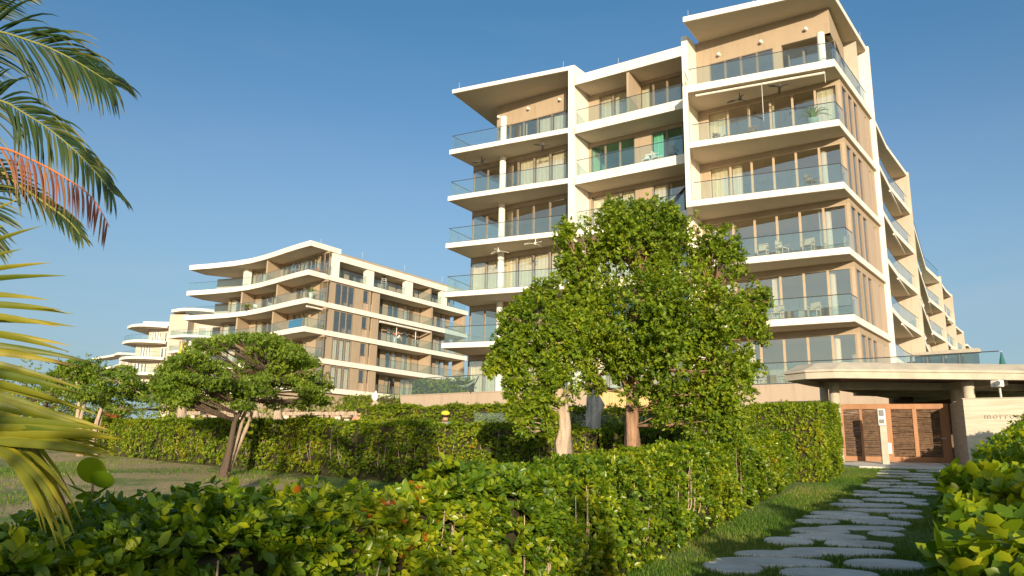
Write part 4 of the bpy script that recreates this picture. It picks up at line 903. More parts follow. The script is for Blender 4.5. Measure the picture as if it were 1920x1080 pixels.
# flat-topped feathery tree
Yf = 17.4; rr = random.Random(21); lobes = []
for k in range(170):
    u = rr.uniform(-1, 1); px = 455+155*u; top = 630+80*abs(u)**2.6; py = rr.uniform(top, 768-14*abs(u)) if rr.random() < .7 else top+rr.uniform(0, 12)
    q = T3(px, py, Yf+rr.uniform(-1.5, 1.5)*(1-.6*u*u)); r = rr.uniform(16, 32)/FPX*Yf; lobes.append((q, (r, r, r*rr.uniform(.30, .50))))
bx = T3(420, 893, Yf-.1)
tree('feathery_tree', 'flat-topped feathery green tree with three thin stems on the lawn', (bx[0], bx[1], gz(bx[0], bx[1])),
     [[(bx[0], bx[1], gz(*bx[:2])-.05, .12)]+stem([(419, 885, 0, .085), (430, 845, 0, .055), (441, 790, 0, .05), (455, 765, 0, .045), (478, 735, .1, .03), (505, 700, .2, .02)], Yf)],
     lobes, .048, 17000, 'leaf_feather', 'bark_dark', 7, .45, None, 'tree', (45, 95), .3, .75, False)
r_ = [o for o in C.objects if o.name.startswith('feathery_tree')][0]
for pts in ([(424, 884, .1, .07), (445, 820, .2, .05), (462, 765, .3, .035), (470, 730, .4, .02)], [(427, 884, .2, .075), (447, 835, .3, .055), (468, 790, .4, .04), (478, 750, .5, .025), (530, 700, .4, .015)]):
    MB().tube([q[:3] for q in stem(pts, Yf)], [q[3] for q in stem(pts, Yf)], 8, noise=.1).build('trunk', 'bark_pale', r_, smooth=True)
# pair of slender trees at the far end of the lawn
for k, (bxp, crown, lab) in enumerate([((150, 852), [(150, 705, 40, 22), (110, 715, 42, 16), (160, 740, 40, 14), (90, 735, 30, 12), (130, 690, 28, 12)], 'slender tree with twin upright pale stems beyond the golden frond'),
                                        ((180, 850), [(215, 715, 45, 18), (250, 730, 42, 14), (205, 740, 45, 16), (270, 745, 30, 10), (175, 690, 22, 16), (235, 700, 30, 12), (230, 765, 32, 10)], 'slender tree with leaning pale stems between its twin and the sunlit hedge end')]):
    Y = 22.6+k*.4; lobes = []
    for px, py, r, rz in crown:
        for j in range(2): q = T3(px+rr.uniform(-10, 10), py+rr.uniform(-6, 6), Y+rr.uniform(-.9, .9)); lobes.append((q, (r/FPX*Y*.9, r/FPX*Y*.8, rz/FPX*Y*1.1)))
    b0 = T3(*bxp, Y)
    tree('slender_tree', lab, (b0[0], b0[1], gz(b0[0], b0[1])),
         [[(b0[0], b0[1], gz(*b0[:2])-.05, .10)]+s_ for s_ in ([stem([(147, 840, 0, .075), (143, 800, 0, .05), (150, 740, 0, .035), (140, 705, 0, .02)], Y), stem([(152, 840, 0, .06), (150, 790, 0, .04), (165, 730, 0, .02)], Y)] if k == 0 else
                                                     [stem([(168, 845, 0, .07), (182, 790, 0, .05), (200, 740, 0, .03), (215, 710, 0, .02)], Y), stem([(172, 845, .1, .055), (188, 790, .1, .04), (196, 750, 0, .03), (240, 725, 0, .02)], Y)])],
         lobes, .075, 3300, 'leaf_feather', 'bark_pale', 6, .5, 'slender trees', 'tree', (40, 90), .3, .38)
# dark thicket behind them
for k, (px, py, Y, r, lab) in enumerate([(20, 740, 29, 2.0, 'dark rounded shrub at the lawn edge behind the golden frond'), (95, 770, 31, 1.7, 'dark shrub behind the twin pale stems at the end of the lawn'), (240, 790, 34, 1.2, 'dark shrub in front of the distant cream building'),
                                         (320, 745, 40, 1.8, 'bushy green shrub below the distant cream building'), (560, 778, 40, 1.5, 'dark shrub behind the pergola posts under the feathery tree'), (430, 780, 42, 1.7, 'dark green shrub behind the pergola beams'),
                                         (640, 770, 46, 1.3, 'dark shrub beside the screen hedge of the second building')]):
    c = T3(px, py, Y); lobes = [((c[0]+rr.uniform(-1, 1)*r, c[1]+rr.uniform(-.5, .5), c[2]-.3*r+rr.uniform(-.5, .3)*r), (r*1.1, r*.9, r*.85)) for j in range(5)]
    tree('round_shrub', lab, (c[0], c[1], .17), [[(c[0], c[1], .1, .12), (c[0]+.05, c[1], c[2]-.3*r, .06)]], lobes, .12, 1500, 'leaf_hedge', 'bark_dark', 5, 1, 'shrubs beyond the lawn', 'shrub', (35, 80), .4, .7, twigs=False)
c = T3(1148, 790, 23.5)
tree('round_shrub', 'pointed dark green shrub between the grey stump and the reddish trunk', (c[0], c[1], .0), [[(c[0], c[1], -.1, .06), (c[0], c[1], c[2], .03)]], [((c[0], c[1], c[2]-.2), (.55, .5, .5)), ((c[0], c[1], c[2]+.2), (.25, .25, .35))], .07, 700, 'leaf_hedge', 'bark_dark', 5, 1, 'shrubs beyond the lawn', 'shrub', twigs=False)

# weathered stump, wrapped palm trunk, young palm trunks
def lathe_trunk(name, label, cat, pts, Y, mat, noise=.16, n=16, group=None):
    q = stem(pts, Y); root = empty(name, q[0][:3], label, cat, group)
    MB().tube([p[:3] for p in q], [p[3] for p in q], n, noise=noise).build('trunk', mat, root, smooth=True); return root
lathe_trunk('weathered_stump', 'thick grey gnarled stump standing behind the hedge between the two leafy trees', 'stump', [(1110, 850, 0, .17), (1111, 825, 0, .16), (1108, 800, 0, .17), (1113, 780, 0, .175), (1116, 760, 0, .18), (1112, 745, 0, .13), (1110, 735, 0, .09), (1108, 722, 0, .05)], 18.5, 'driftwood', .26)
wt = lathe_trunk('wrapped_palm_trunk', 'wrapped palm trunk flaring at its foot with a white cap behind the clipped hedges', 'palm trunk', [(704, 805, 0, .30), (703, 796, 0, .17), (702, 785, 0, .13), (703, 770, 0, .17), (704, 757, 0, .16), (703, 752, 0, .06)], 28, 'bark_pale', .1)
q = T3(703, 744, 28); MB().tube([(q[0], q[1], q[2]-.17), (q[0], q[1], q[2]-.02), (q[0]+.02, q[1], q[2]+.1), (q[0]+.03, q[1], q[2]+.22)], [.05, .13, .08, .01], 10).build('cap', 'white_cloth', wt, smooth=True)
for px, y1, lab in ((340, 640, 'pale palm trunk with yellow flower stalks left of the feathery tree'), (477, 770, 'short slim palm trunk behind the feathery tree stems'), (520, 765, 'short thick pale palm trunk with an orange foot behind the hedge')):
    Y = 30; b = lathe_trunk('palm_trunk', lab, 'palm trunk', [(px, 800, 0, .22), (px, 785, 0, .17), (px+1, (785+y1)/2, 0, .13), (px+2, y1, 0, .10)], Y, 'bark_pale', .12, 10, 'young palm trunks')
    if px != 340: continue
    f = MB()
    for j in range(14):
        a = T3(px+2+rr.uniform(-8, 8), y1+rr.uniform(-5, 60 if px == 340 else 25), Y-.3); f.tube([a, (a[0]+rr.uniform(-.15, .15), a[1], a[2]-.35), (a[0]+rr.uniform(-.2, .2), a[1]-.05, a[2]-.75)], [.02, .03, .01], 4)
    f.build('flower_stalks', 'yellow', b, kind='stuff')

# ---------------------------------------------------------------- palm fronds
def frond(parent, spine_px, Y0, Y1, length, n, mat, rmat, droop=.5, width=.03, sides=(1, -1), ang=50, r0=.018, individual=False, curl=.0, lift=0.0, seed=0, taper=True, t0=.0):
    rr = random.Random(seed); k = len(spine_px)
    S = [at(px, py, Y0+(Y1-Y0)*i/(k-1)) for i, (px, py) in enumerate(spine_px)]
    def sp(t):
        f = t*(k-1); i = min(k-2, int(f)); f -= i
        p0, p1, p2, p3 = S[max(0, i-1)], S[i], S[i+1], S[min(k-1, i+2)]
        return .5*((2*p1)+(p2-p0)*f+(2*p0-5*p1+4*p2-p3)*f*f+(3*p1-p0-3*p2+p3)*f**3)
    fr = MB().tube([sp(j/24) for j in range(25)], [r0*(1-.8*j/24) for j in range(25)], 7).build('frond', rmat, parent, smooth=True)
    allm = MB(); tints = []
    for s_ in sides:
        for j in range(n):
            t_ = t0+(1-t0)*(j+.5*(s_ > 0)+rr.uniform(-.2, .2))/n; t_ = min(.995, max(.0, t_)); p = sp(t_); d = (sp(min(1, t_+.02))-sp(max(0, t_-.02))).normalized()
            view = p.normalized(); side = d.cross(view).normalized()*s_
            side = (side+view*rr.uniform(-.35, .25)).normalized()
            a = R(ang*(1-.55*t_)+rr.uniform(-6, 6)); L_ = length*(1-.55*max(0, t_-.45)/.55 if taper else 1)*(.6+.4*min(1, t_*6) if t0 == 0 else 1)*rr.uniform(.9, 1.08)
            ld = (d*math.cos(a)+side*math.sin(a)).normalized(); up = Vector((0, 0, 1)); m_ = MB() if individual else allm; b = len(m_.v)
            ns = 6; q = p.copy(); cur = ld.copy(); pts = []
            for i in range(ns+1):
                pts.append((q.copy(), cur.copy())); cur = (cur+Vector((rr.uniform(-.03, .03), rr.uniform(-.03, .03), -droop*(.25+i/ns)/ns*1.6+lift/ns))).normalized(); q = q+cur*(L_/ns)
            tw = rr.uniform(-.5, .5)
            vs = []
            for i, (q, c_) in enumerate(pts):
                u = c_.cross(view); u = (u if u.length > 1e-3 else Vector((1, 0, 0))).normalized(); u = (u*math.cos(tw)+view*math.sin(tw)).normalized(); nrm = c_.cross(u)
                w_ = width*.5*(.35+.65*min(1, i/1.2))*(1-(i/ns)**2.2*.97)
                vs += [tuple(q-u*w_), tuple(q+nrm*w_*.45), tuple(q+u*w_)]
            fs = []
            for i in range(ns): fs += [(3*i, 3*i+1, 3*i+4, 3*i+3), (3*i+1, 3*i+2, 3*i+5, 3*i+4)]
            m_.add(vs, fs); tv = rr.random()
            tl = [min(1, tv*.8+(.25 if i >= 5 else 0)+rr.uniform(0, .05)) for i in range(ns+1) for _ in range(3)]
            if individual:
                o = m_.build('leaflet', mat, fr, smooth=True); at_ = o.data.attributes.new('tint', 'FLOAT', 'POINT'); at_.data.foreach_set('value', tl)
            else: tints += tl
    if not individual:
        o = allm.build('leaflets', mat, fr, smooth=True, kind='stuff'); at_ = o.data.attributes.new('tint', 'FLOAT', 'POINT'); at_.data.foreach_set('value', tints)
    return fr
pc = at(-260, 380, 5.2)
PALM = empty('coconut_palm', (pc.x, pc.y, gz(pc.x, pc.y)), 'coconut palm with dark green arching fronds and one orange dried frond against the sky', 'palm tree')
MB().tube([(pc.x, pc.y, gz(pc.x, pc.y)-.1), (pc.x+.05, pc.y, .4), (pc.x, pc.y, pc.z)], [.22, .17, .14], 14, noise=.05).build('trunk', 'bark_pale', PALM, smooth=True)
frond(PALM, [(-260, 330), (-160, 140), (-40, 60), (60, 78), (130, 108), (180, 138), (212, 158)], 5.2, 5.0, .60, 64, 'leaf_palm', 'rachis', .85, .021, ang=42, seed=1, r0=.012)
frond(PALM, [(-260, 350), (-150, 240), (-20, 188), (50, 215), (115, 260), (170, 312), (212, 362)], 5.2, 4.9, .46, 64, 'leaf_palm', 'rachis', .95, .020, ang=46, seed=2, r0=.012)
frond(PALM, [(-260, 370), (-120, 290), (-10, 276), (60, 300), (120, 332), (172, 370), (205, 425)], 5.2, 4.8, .40, 34, 'leaf_dry', 'rachis_red', 1.5, .013, ang=55, seed=3, sides=(-1, -1), r0=.012)
frond(PALM, [(-260, 390), (-140, 310), (-20, 312), (40, 350), (95, 388), (130, 415), (150, 440)], 5.2, 5.1, .30, 52, 'leaf_palm', 'rachis', .6, .018, ang=32, seed=4)
frond(PALM, [(-260, 400), (-200, 330), (-120, 330), (-70, 360), (-40, 400), (-25, 450)], 5.2, 5.0, .50, 46, 'leaf_palm', 'rachis', .35, .022, ang=62, seed=5, sides=(1,), t0=.3)
frond(PALM, [(-260, 330), (-180, 160), (-110, 50), (-60, 5), (0, -22), (40, -28)], 5.2, 5.3, .46, 50, 'leaf_palm', 'rachis', .6, .021, ang=46, seed=6)
frond(PALM, [(-260, 330), (-200, 180), (-140, 90), (-90, 90), (-55, 130)], 5.2, 5.6, .62, 44, 'leaf_palm', 'rachis', .6, .022, ang=50, seed=7)
gp_ = at(-330, 700, 3.0)
GOLD = empty('golden_palm', (gp_.x, gp_.y, gz(gp_.x, gp_.y)), 'low golden yellow palm frond fanning its long leaflets in front of the lawn', 'palm')
MB().tube([(gp_.x, gp_.y, gz(gp_.x, gp_.y)-.1), (gp_.x, gp_.y, gp_.z)], [.08, .06], 10).build('trunk', 'rachis', GOLD, smooth=True)
frond(GOLD, [(-330, 700), (-280, 560), (-230, 500), (-170, 530), (-125, 610), (-90, 700), (-55, 780), (-20, 830)], 3.0, 2.45, .47, 40, 'leaf_gold', 'rachis', .16, .031, sides=(1,), ang=80, individual=True, seed=8, taper=False, t0=.26, r0=.02)
frond(GOLD, [(-330, 720), (-250, 640), (-150, 640), (-90, 720), (-50, 790), (-22, 835)], 3.0, 2.5, .52, 30, 'leaf_gold', 'rachis', .8, .024, sides=(-1, 1), ang=36, individual=True, seed=9, taper=False, t0=.66, r0=.02)


# ---------------------------------------------------------------- trees and palms behind the viewpoint, whose shade falls on the lawn and hedges
def shader(label, x, y, lobes, trunk_top, r=.12, n=900, leaf=.16):
    g = gz(x, y); tree('round_tree', label, (x, y, g), [[(x, y, g-.1, r*1.15), (x+.04, y, (g+trunk_top)/2, r), (x, y+.03, trunk_top, r*.8)]], lobes, leaf, n, 'leaf_tree', 'bark', 5, 1, 'trees behind the viewpoint', 'tree', twigs=False, hole=.8)
shader('round tree by the beach path casting shade on the nearest hedge', -.6, -5.0, [((-1.6, -5.0, .3), (.9, .7, 1.3)), ((-.2, -5.1, .1), (.9, .7, 1.2)), ((-.8, -5, 1.1), (.9, .6, .7))], 1.2, n=430)
shader('taller round tree shading the middle of the cross hedge', -1.6, -7.5, [((-1.2, -7.5, 4.2), (1.0, .8, 1.3)), ((-.4, -7.6, 3.6), (.7, .7, 1.0))], 3.6)
for k, x in enumerate((-13.5, -10.6, -8.2, -5.6, -3.9)):
    h = (2.4, 1.7, 2.9, 2.0, 1.4)[k]; shader('round tree in the beach row shading the lawn, number %s from the sea side' % ('one', 'two', 'three', 'four', 'five')[k], x, -8-.5*(k % 2), [((x, -8, h-1.3), (1.15, .8, 1.5)), ((x+.5, -8, h-.5), (.6, .5, .8))], h-.6, n=700)
for k, (x, y, hh, lab) in enumerate(((1.5, -5.5, 1.6, 'small loose round tree behind the viewpoint next to the path'), (3.5, -6.5, 2.0, 'loose round tree behind the viewpoint, second from the path'),
                                     (5.6, -6.0, 2.6, 'tall loose round tree behind the viewpoint, inland of its neighbour'), (8.8, -6.5, 2.8, 'broad loose round tree far inland behind the viewpoint'))):
    w_ = (.42, .5, .6, .9)[k]
    shader(lab, x, y, [((x, y, hh-.8), (w_, .5, .8)), ((x+.25, y, hh-1.9), (w_*.7, .5, .7)), ((x-.15, y, hh-.1), (w_*.6, .4, .5))], hh-.6, n=(260, 260, 330, 520)[k], leaf=.17)

# ---------------------------------------------------------------- grass blades
def grass(name, label, n, sampler, h, w_):
    root = None; P = sampler(n); k = len(P); az = RNG.random(k)*6.28; hh = h*RNG.uniform(.5, 1.3, k)
    dx, dy = np.cos(az), np.sin(az); lean = RNG.uniform(.1, .8, k)
    g = -1.6+.068*np.clip(P[:, 1], -12, 26)-.012
    B0 = np.stack([P[:, 0]-dy*w_/2, P[:, 1]+dx*w_/2, g], 1); B1 = np.stack([P[:, 0]+dy*w_/2, P[:, 1]-dx*w_/2, g], 1)
    T_ = np.stack([P[:, 0]+dx*hh*lean, P[:, 1]+dy*hh*lean, g+hh], 1)
    V = np.stack([B0, B1, T_], 1).reshape(-1, 3); F = np.arange(3*k).reshape(-1, 3)
    tv = np.clip(.4+.35*lump(V[::3], 1.1, 2)+RNG.normal(size=k)*.22, 0, 1)
    o = fast_mesh(name, V, F, 'grass', None, np.repeat(tv, 3)); tag(o, label, 'grass', None, 'stuff')
M['grass'] = leafmat('grass_blade', [(0, (.05, .12, .012)), (.5, (.12, .21, .02)), (.8, (.24, .26, .05)), (1, (.38, .30, .14))], .35, .6)
def near_s(n):
    y = 5.5+18*RNG.random(n)**1.5; c = .55*y-1.1; P = np.stack([c+RNG.uniform(-2.2, 2.4, n), y], 1); keep = np.ones(n, bool)
    for x0, y0, rx, ry in STONES: keep &= ((P[:, 0]-x0)/(rx*.97))**2+((P[:, 1]-y0)/(ry*.97))**2 > 1
    return P[keep]
grass('lawn_grass', 'short green grass growing between and beside the stepping stones', 150000, near_s, .045, .012)
def left_s(n):
    y = 3.5+19*RNG.random(n)**1.3; x = RNG.uniform(-.62, -.02, n)*y*1.15-.3
    P = np.stack([x, y], 1); q = np.column_stack([P, 0*y]); keep = lump(q, .7, 3)+.5*lump(q, 2.1, 1)+RNG.normal(size=n)*.40 > .22
    return P[keep]
grass('lawn_grass', 'patchy green and straw coloured grass on the open lawn around the feathery tree', 170000, left_s, .05, .014)

# ---------------------------------------------------------------- small things
def atz(px, py, z): d = (px-960)/FPX*_R - (py-540)/FPX*_U + _F; return d*(z/d.z)
def atplane(px, py, A, Bp, out=0):
    d = (px-960)/FPX*_R - (py-540)/FPX*_U + _F; e = (V2(Bp)-V2(A)).normalized(); n = Vector((-e.y, e.x)); t_ = (V2(A)-n*out).dot(n)/(d.x*n.x+d.y*n.y); return d*t_
def fan(px, py, z, mat, label, rz):
    p = atz(px, py, z); o = empty('ceiling_fan', (p.x, p.y, z), label, 'ceiling fan', 'ceiling fans under the balcony slabs')
    MB().tube([(p.x, p.y, z+.36), (p.x, p.y, z+.05)], .025, 6).build('rod', mat, o)
    MB().tube([(p.x, p.y, z+.08), (p.x, p.y, z+.0), (p.x, p.y, z-.07)], [.09, .13, .06], 12).build('hub', mat, o)
    for k in range(3):
        a = rz+k*2.0944; c_, s_ = math.cos(a), math.sin(a)
        def q(r, w_, dz): return (p.x+c_*r-s_*w_, p.y+s_*r+c_*w_, z+dz)
        vs = [q(.1, -.03, .02), q(.1, .03, .02), q(.45, -.09, -.01), q(.45, .07, .03), q(.72, -.03, -.05), q(.72, .03, -.02)]; vs += [(x, y, zz-.015) for x, y, zz in vs]
        MB().add(vs, [(0, 2, 3, 1), (2, 4, 5, 3), (6, 7, 9, 8), (8, 9, 11, 10), (0, 6, 8, 2), (2, 8, 10, 4), (1, 3, 9, 7), (3, 5, 11, 9), (4, 10, 11, 5), (0, 1, 7, 6)]).build('blade', mat, o)
fan(1387, 186, 20.0, 'dark', 'black ceiling fan under the sixth slab of the corner balcony, closer to the white fin', .5)
fan(1462, 163, 20.0, 'dark', 'black ceiling fan under the sixth slab, nearer the corner and its potted agave', 1.3)
fan(903, 304, 20.15, 'dark', 'dark ceiling fan at the outer tip of the upper overhanging balcony', .9)
fan(1018, 274, 20.15, 'dark', 'dark ceiling fan of the upper overhanging balcony beside the white fin wall', 1.6)
fan(934, 471, 13.35, 'white', 'white ceiling fan below the fourth slab near the round column', .2)
fan(1004, 457, 13.35, 'white', 'white ceiling fan below the fourth slab close to the tree top', 1.0)
for (px, py), wl, lab in zip(((935.5, 220), (991, 204), (1050, 187), (1348, 102.6), (1427, 79), (1511, 55)), [((-1.28, 52.2), (3.45, 48.95))]*3+[((10.75, 43.15), (17.25, 38.95))]*3,
                        ('round wall lamp at the outer end of the tan band above the column', 'middle round wall lamp on the tan band of the overhanging top floor', 'round wall lamp on the tan band next to the tall white fin',
                         'round wall lamp above the first top floor panes beside the white upright', 'middle round wall lamp on the tan band of the corner top floor', 'round wall lamp over the recess near the corner column')):
    p = atplane(px, py, *wl, out=.08); o = empty('wall_lamp', tuple(p), lab, 'wall lamp', 'round lamps on the tan top floor walls')
    MB().tube([(p.x+.05, p.y+.08, p.z), (p.x-.01, p.y-.02, p.z)], [.09, .10], 12).build('base', 'white', o); MB().ball((p.x-.05, p.y-.08, p.z), .10, 10).build('globe', 'white_cloth', o, smooth=True)
def plant(loc, label, h, n, pot='pot', spread=.5, mat='leaf_tree', pr=.22, ph=.45, name='potted_plant', wd=.06):
    o = empty(name, loc, label, 'potted plant', 'potted plants on the balconies'); x, y, z = loc; r2 = random.Random(int(x*100))
    MB().tube([(x, y, z), (x, y, z+ph), (x, y, z+ph+.04)], [pr*.7, pr, pr*1.05], 12).build('pot', pot, o, smooth=True)
    for k in range(n):
        a = k*2.4; lean = r2.uniform(.3, 1)*spread; m_ = MB(); vs = []
        for i in range(6):
            t_ = i/5; rr_ = lean*h*(t_**1.3)*1.1; zz = z+ph+h*(t_-lean*.75*t_**3); w_ = wd*(1-t_**2)+.004; cx, cy = x+math.cos(a)*rr_, y+math.sin(a)*rr_
            vs += [(cx-math.sin(a)*w_, cy+math.cos(a)*w_, zz), (cx, cy, zz-.02), (cx+math.sin(a)*w_, cy-math.cos(a)*w_, zz)]
        m_.add(vs, [f for i in range(5) for f in ((3*i, 3*i+1, 3*i+4, 3*i+3), (3*i+1, 3*i+2, 3*i+5, 3*i+4))]); l = m_.build('leaf', mat, o, smooth=True)
        l.data.attributes.new('tint', 'FLOAT', 'POINT').data.foreach_set('value', [r2.uniform(.2, .9)]*18)
    return o
p = atz(1551, 226, LV[5]+.1); plant((15.75, 38.45, LV[5]), 'spiky agave in a sage pot at the glass corner of the fifth floor', .95, 22, spread=1.0, pr=.30, ph=.42)
def chair(loc, rz, mat, label, name='balcony_chair'):
    x, y, z = loc; o = empty(name, loc, label, 'chair', 'balcony furniture'); c_, s_ = math.cos(rz), math.sin(rz)
    def q(a, b, h): return (x+c_*a-s_*b, y+s_*a+c_*b, z+h)
    MB().box(q(0, 0, .44), (.5, .48, .05), rz).build('seat', mat, o, bevel=.01); MB().box(q(0, .24, .70), (.5, .04, .42), rz).build('backrest', mat, o, bevel=.01)
    for a, b in ((-.22, -.2), (.22, -.2), (-.22, .22), (.22, .22)): MB().box(q(a, b, .21), (.035, .035, .42), rz).build('leg', mat, o)
    for a in (-.26, .26): MB().box(q(a, 0, .64), (.04, .5, .04), rz).build('arm', mat, o)
def on_mid(px, l, ins=.9): return atplane(px, 300, (3.80, 46.2), (9.80, 42.28), out=-ins)
p = on_mid(1214, 5); chair((p.x, p.y, LV[5]), -.6, 'white_cloth', 'white chair beside the tan pier on the fifth floor of the middle bay')
p = on_mid(1232, 5); chair((p.x, p.y, LV[5]), .9, 'white_cloth', 'second white chair closer to the teal window on the fifth floor')
p = on_mid(1262, 5, .8); chair((p.x, p.y, LV[5]), 2.6, 'dark', 'dark chair in front of the teal window on the fifth floor')
# hammock
a, b = on_mid(1227, 4, .55), on_mid(1286, 4, .75); a.z = LV[4]+1.25; b.z = LV[4]+1.75
Hm = empty('hammock', tuple(a), 'dark striped hammock slung across the fourth floor middle balcony', 'hammock'); vs = []
for i in range(15):
    t_ = i/14; c_ = a.lerp(b, t_); c_.z -= .95*4*t_*(1-t_)*(1-.25*t_); w_ = .30*math.sin(math.pi*t_)**.6+.02
    for k in range(5): u = (k-2)/2; vs.append((c_.x-.5*w_*u, c_.y-.8*w_*u, c_.z+.28*w_*u*u*2))
MB().add(vs, [(5*i+k, 5*i+k+1, 5*i+k+6, 5*i+k+5) for i in range(14) for k in range(4)]).build('cloth', 'stripe', Hm, smooth=True)
MB().tube([(vs[5*i+4]) for i in range(15)], .02, 5).build('rope', 'white_cloth', Hm)
# balcony furniture seen through the glass of the corner block
rr = random.Random(31)
e0, e1 = V2((11.4, 42.1)), V2((16.4, 38.9)); out_ = Vector((-.55, -.83))
spots = {1: (.35, .6, .8), 2: (.3, .55, .85), 3: (.45, .62, .84), 4: (.9,), 5: (.1, .4)}
for l, ts in spots.items():
    for j, t_ in enumerate(ts):
        p = e0.lerp(e1, t_)+out_*.7
        chair((p.x, p.y, LV[l]), rr.uniform(-1, 1), 'cream' if l < 4 else 'frame', '%s armchair %s behind the glass of storey %s of the corner block' % ('cream' if l < 4 else 'brown', ('beside the pane edge', 'halfway along', 'towards the glazed corner')[j], ('one', 'two', 'three', 'four', 'five')[l-1]), 'armchair')
# shade net on the terrace
pa, pb, pc_, pd = at(838, 708, 48.2), at(843, 722, 47.8), at(898, 705, 46.0), at(882, 738, 46.0)
Sn = empty('shade_net', (pb.x, pb.y, LV[1]), 'pale hammock net sagging between dark poles on the terrace beside the planter hedge', 'hammock')
MB().tube([tuple(pa), (pb.x+.1, pb.y, LV[1])], .035, 6).build('pole', 'dark', Sn); MB().tube([tuple(pc_), (pd.x, pd.y, LV[1])], .035, 6).build('pole', 'dark', Sn)
vs = []
for i in range(13):
    t_ = i/12; c_ = pa.lerp(pc_, t_); c_.z -= .75*4*t_*(1-t_); w_ = .28*math.sin(math.pi*t_)+.03
    for k in range(4): vs.append((c_.x, c_.y+(k-1.5)*w_*.6, c_.z+.45*w_*abs(k-1.5)))
MB().add(vs, [(4*i+k, 4*i+k+1, 4*i+k+5, 4*i+k+4) for i in range(12) for k in range(3)]).build('cloth', 'white_cloth', Sn, smooth=True)
# dark glazed lounge and closed parasol on the terrace over the gate
la, lb = at(1712, 668, 37.5), at(1834, 664, 35.5)
Lg = empty('terrace_lounge', (la.x, la.y, LV[1]), 'low smoked glass pavilion with a pale beam on the terrace above the gate', 'pavilion'); zt = max(la.z, lb.z)
MB().wall((la.x, la.y), (lb.x, lb.y), zt-.02, zt+.16, .5).build('beam', 'concrete', Lg); MB().wall((la.x, la.y), (lb.x, lb.y), LV[1], LV[1]+.2, .5).build('plinth', 'white', Lg)
for i in range(4):
    a, b = lerp((la.x, la.y), (lb.x, lb.y), i/4), lerp((la.x, la.y), (lb.x, lb.y), (i+.96)/4)
    MB().wall(a, b, LV[1]+.2, zt-.02, .03, .2).build('glass_panel', 'pool_glass', Lg); MB().box((a[0], a[1]+.2, (LV[1]+zt)/2), (.07, .07, zt-LV[1])).build('post', 'dark', Lg)
MB().wall((la.x+.4, la.y+1.4), (lb.x, lb.y+1.2), LV[1], zt-.1, .1).build('back_wall', 'dark', Lg)
p = at(1880, 684, 33.5); Pr = empty('parasol', (p.x, p.y, LV[1]), 'closed teal parasol at the end of the terrace railing', 'parasol')
MB().tube([(p.x, p.y, LV[1]), (p.x, p.y, LV[1]+1.15)], .025, 6).build('pole', 'steel', Pr); MB().tube([(p.x, p.y, LV[1]+.3), (p.x, p.y, LV[1]+.4), (p.x, p.y, LV[1]+1.12)], [.15, .17, .02], 8, noise=.1).build('canopy', 'teal', Pr, smooth=True)

# pergola, awning, glass pool fence
def pergola(label, x0, x1, py, Y, n):
    a, b = at(x0, py, Y), at(x1, py+3, Y-1.5); o = empty('pergola', (a.x, a.y, .17), label, 'pergola', 'pergolas in the garden')
    for i in range(n):
        for dy in (0, 1.8):
            p = a.lerp(b, i/(n-1)); MB().box((p.x, p.y+dy, (p.z+.1)/2), (.22, .22, p.z-.1)).build('post', 'cream', o)
    for dy in (0, 1.8): MB().wall((a.x-.3, a.y+dy), (b.x+.3, b.y+dy), a.z, a.z+.14, .12).build('beam', 'bark_pale', o)
    m_ = int((b-a).length/.45)
    for i in range(m_): p = a.lerp(b, i/(m_-1)); MB().box((p.x, p.y+.9, a.z+.19), (.07, 2.2, .07), .1).build('rafter', 'bark', o)
pergola('pale pergola of square posts and beams beyond the sunlit hedge end', 362, 448, 778, 33, 3)
pergola('longer pergola with creeper between the feathery tree and the wrapped trunk', 538, 668, 779, 33, 5)
a, b = at(180, 778, 33), at(217, 780, 33); Aw = empty('red_awning', (a.x, a.y, .17), 'small red awning behind the slender trees at the end of the lawn', 'awning')
MB().add([(a.x, a.y, a.z), (b.x, b.y, a.z-.05), (b.x-.1, b.y+1.4, a.z+.32), (a.x+.1, a.y+1.4, a.z+.35), (a.x, a.y, a.z-.16), (b.x, b.y, a.z-.2), (b.x-.1, b.y+1.4, a.z+.26), (a.x+.1, a.y+1.4, a.z+.29)], [(0, 1, 2, 3), (4, 7, 6, 5), (0, 4, 5, 1), (1, 5, 6, 2), (2, 6, 7, 3), (3, 7, 4, 0)]).build('canopy', 'red', Aw)
for x in (a.x+.05, b.x-.05): MB().tube([(x, a.y+.1, .1), (x, a.y+.1, a.z-.05)], .035, 6).build('pole', 'white', Aw)
fa, fb = (-.9, 20.1), (4.9, 18.9)
Gf = empty('glass_fence', (fa[0], fa[1], gz(*fa)), 'frameless glass pool fence between the clipped hedges behind the trunks', 'glass fence')
for i in range(6):
    a, b = lerp(fa, fb, i/6), lerp(fa, fb, (i+.97)/6); g = gz(*a); MB().wall(a, b, g+.02, g+1.42, .014).build('glass_panel', 'rail_glass', Gf); MB().box((a[0]+.1, a[1], g+.08), (.06, .06, .16)).build('clamp', 'steel', Gf)
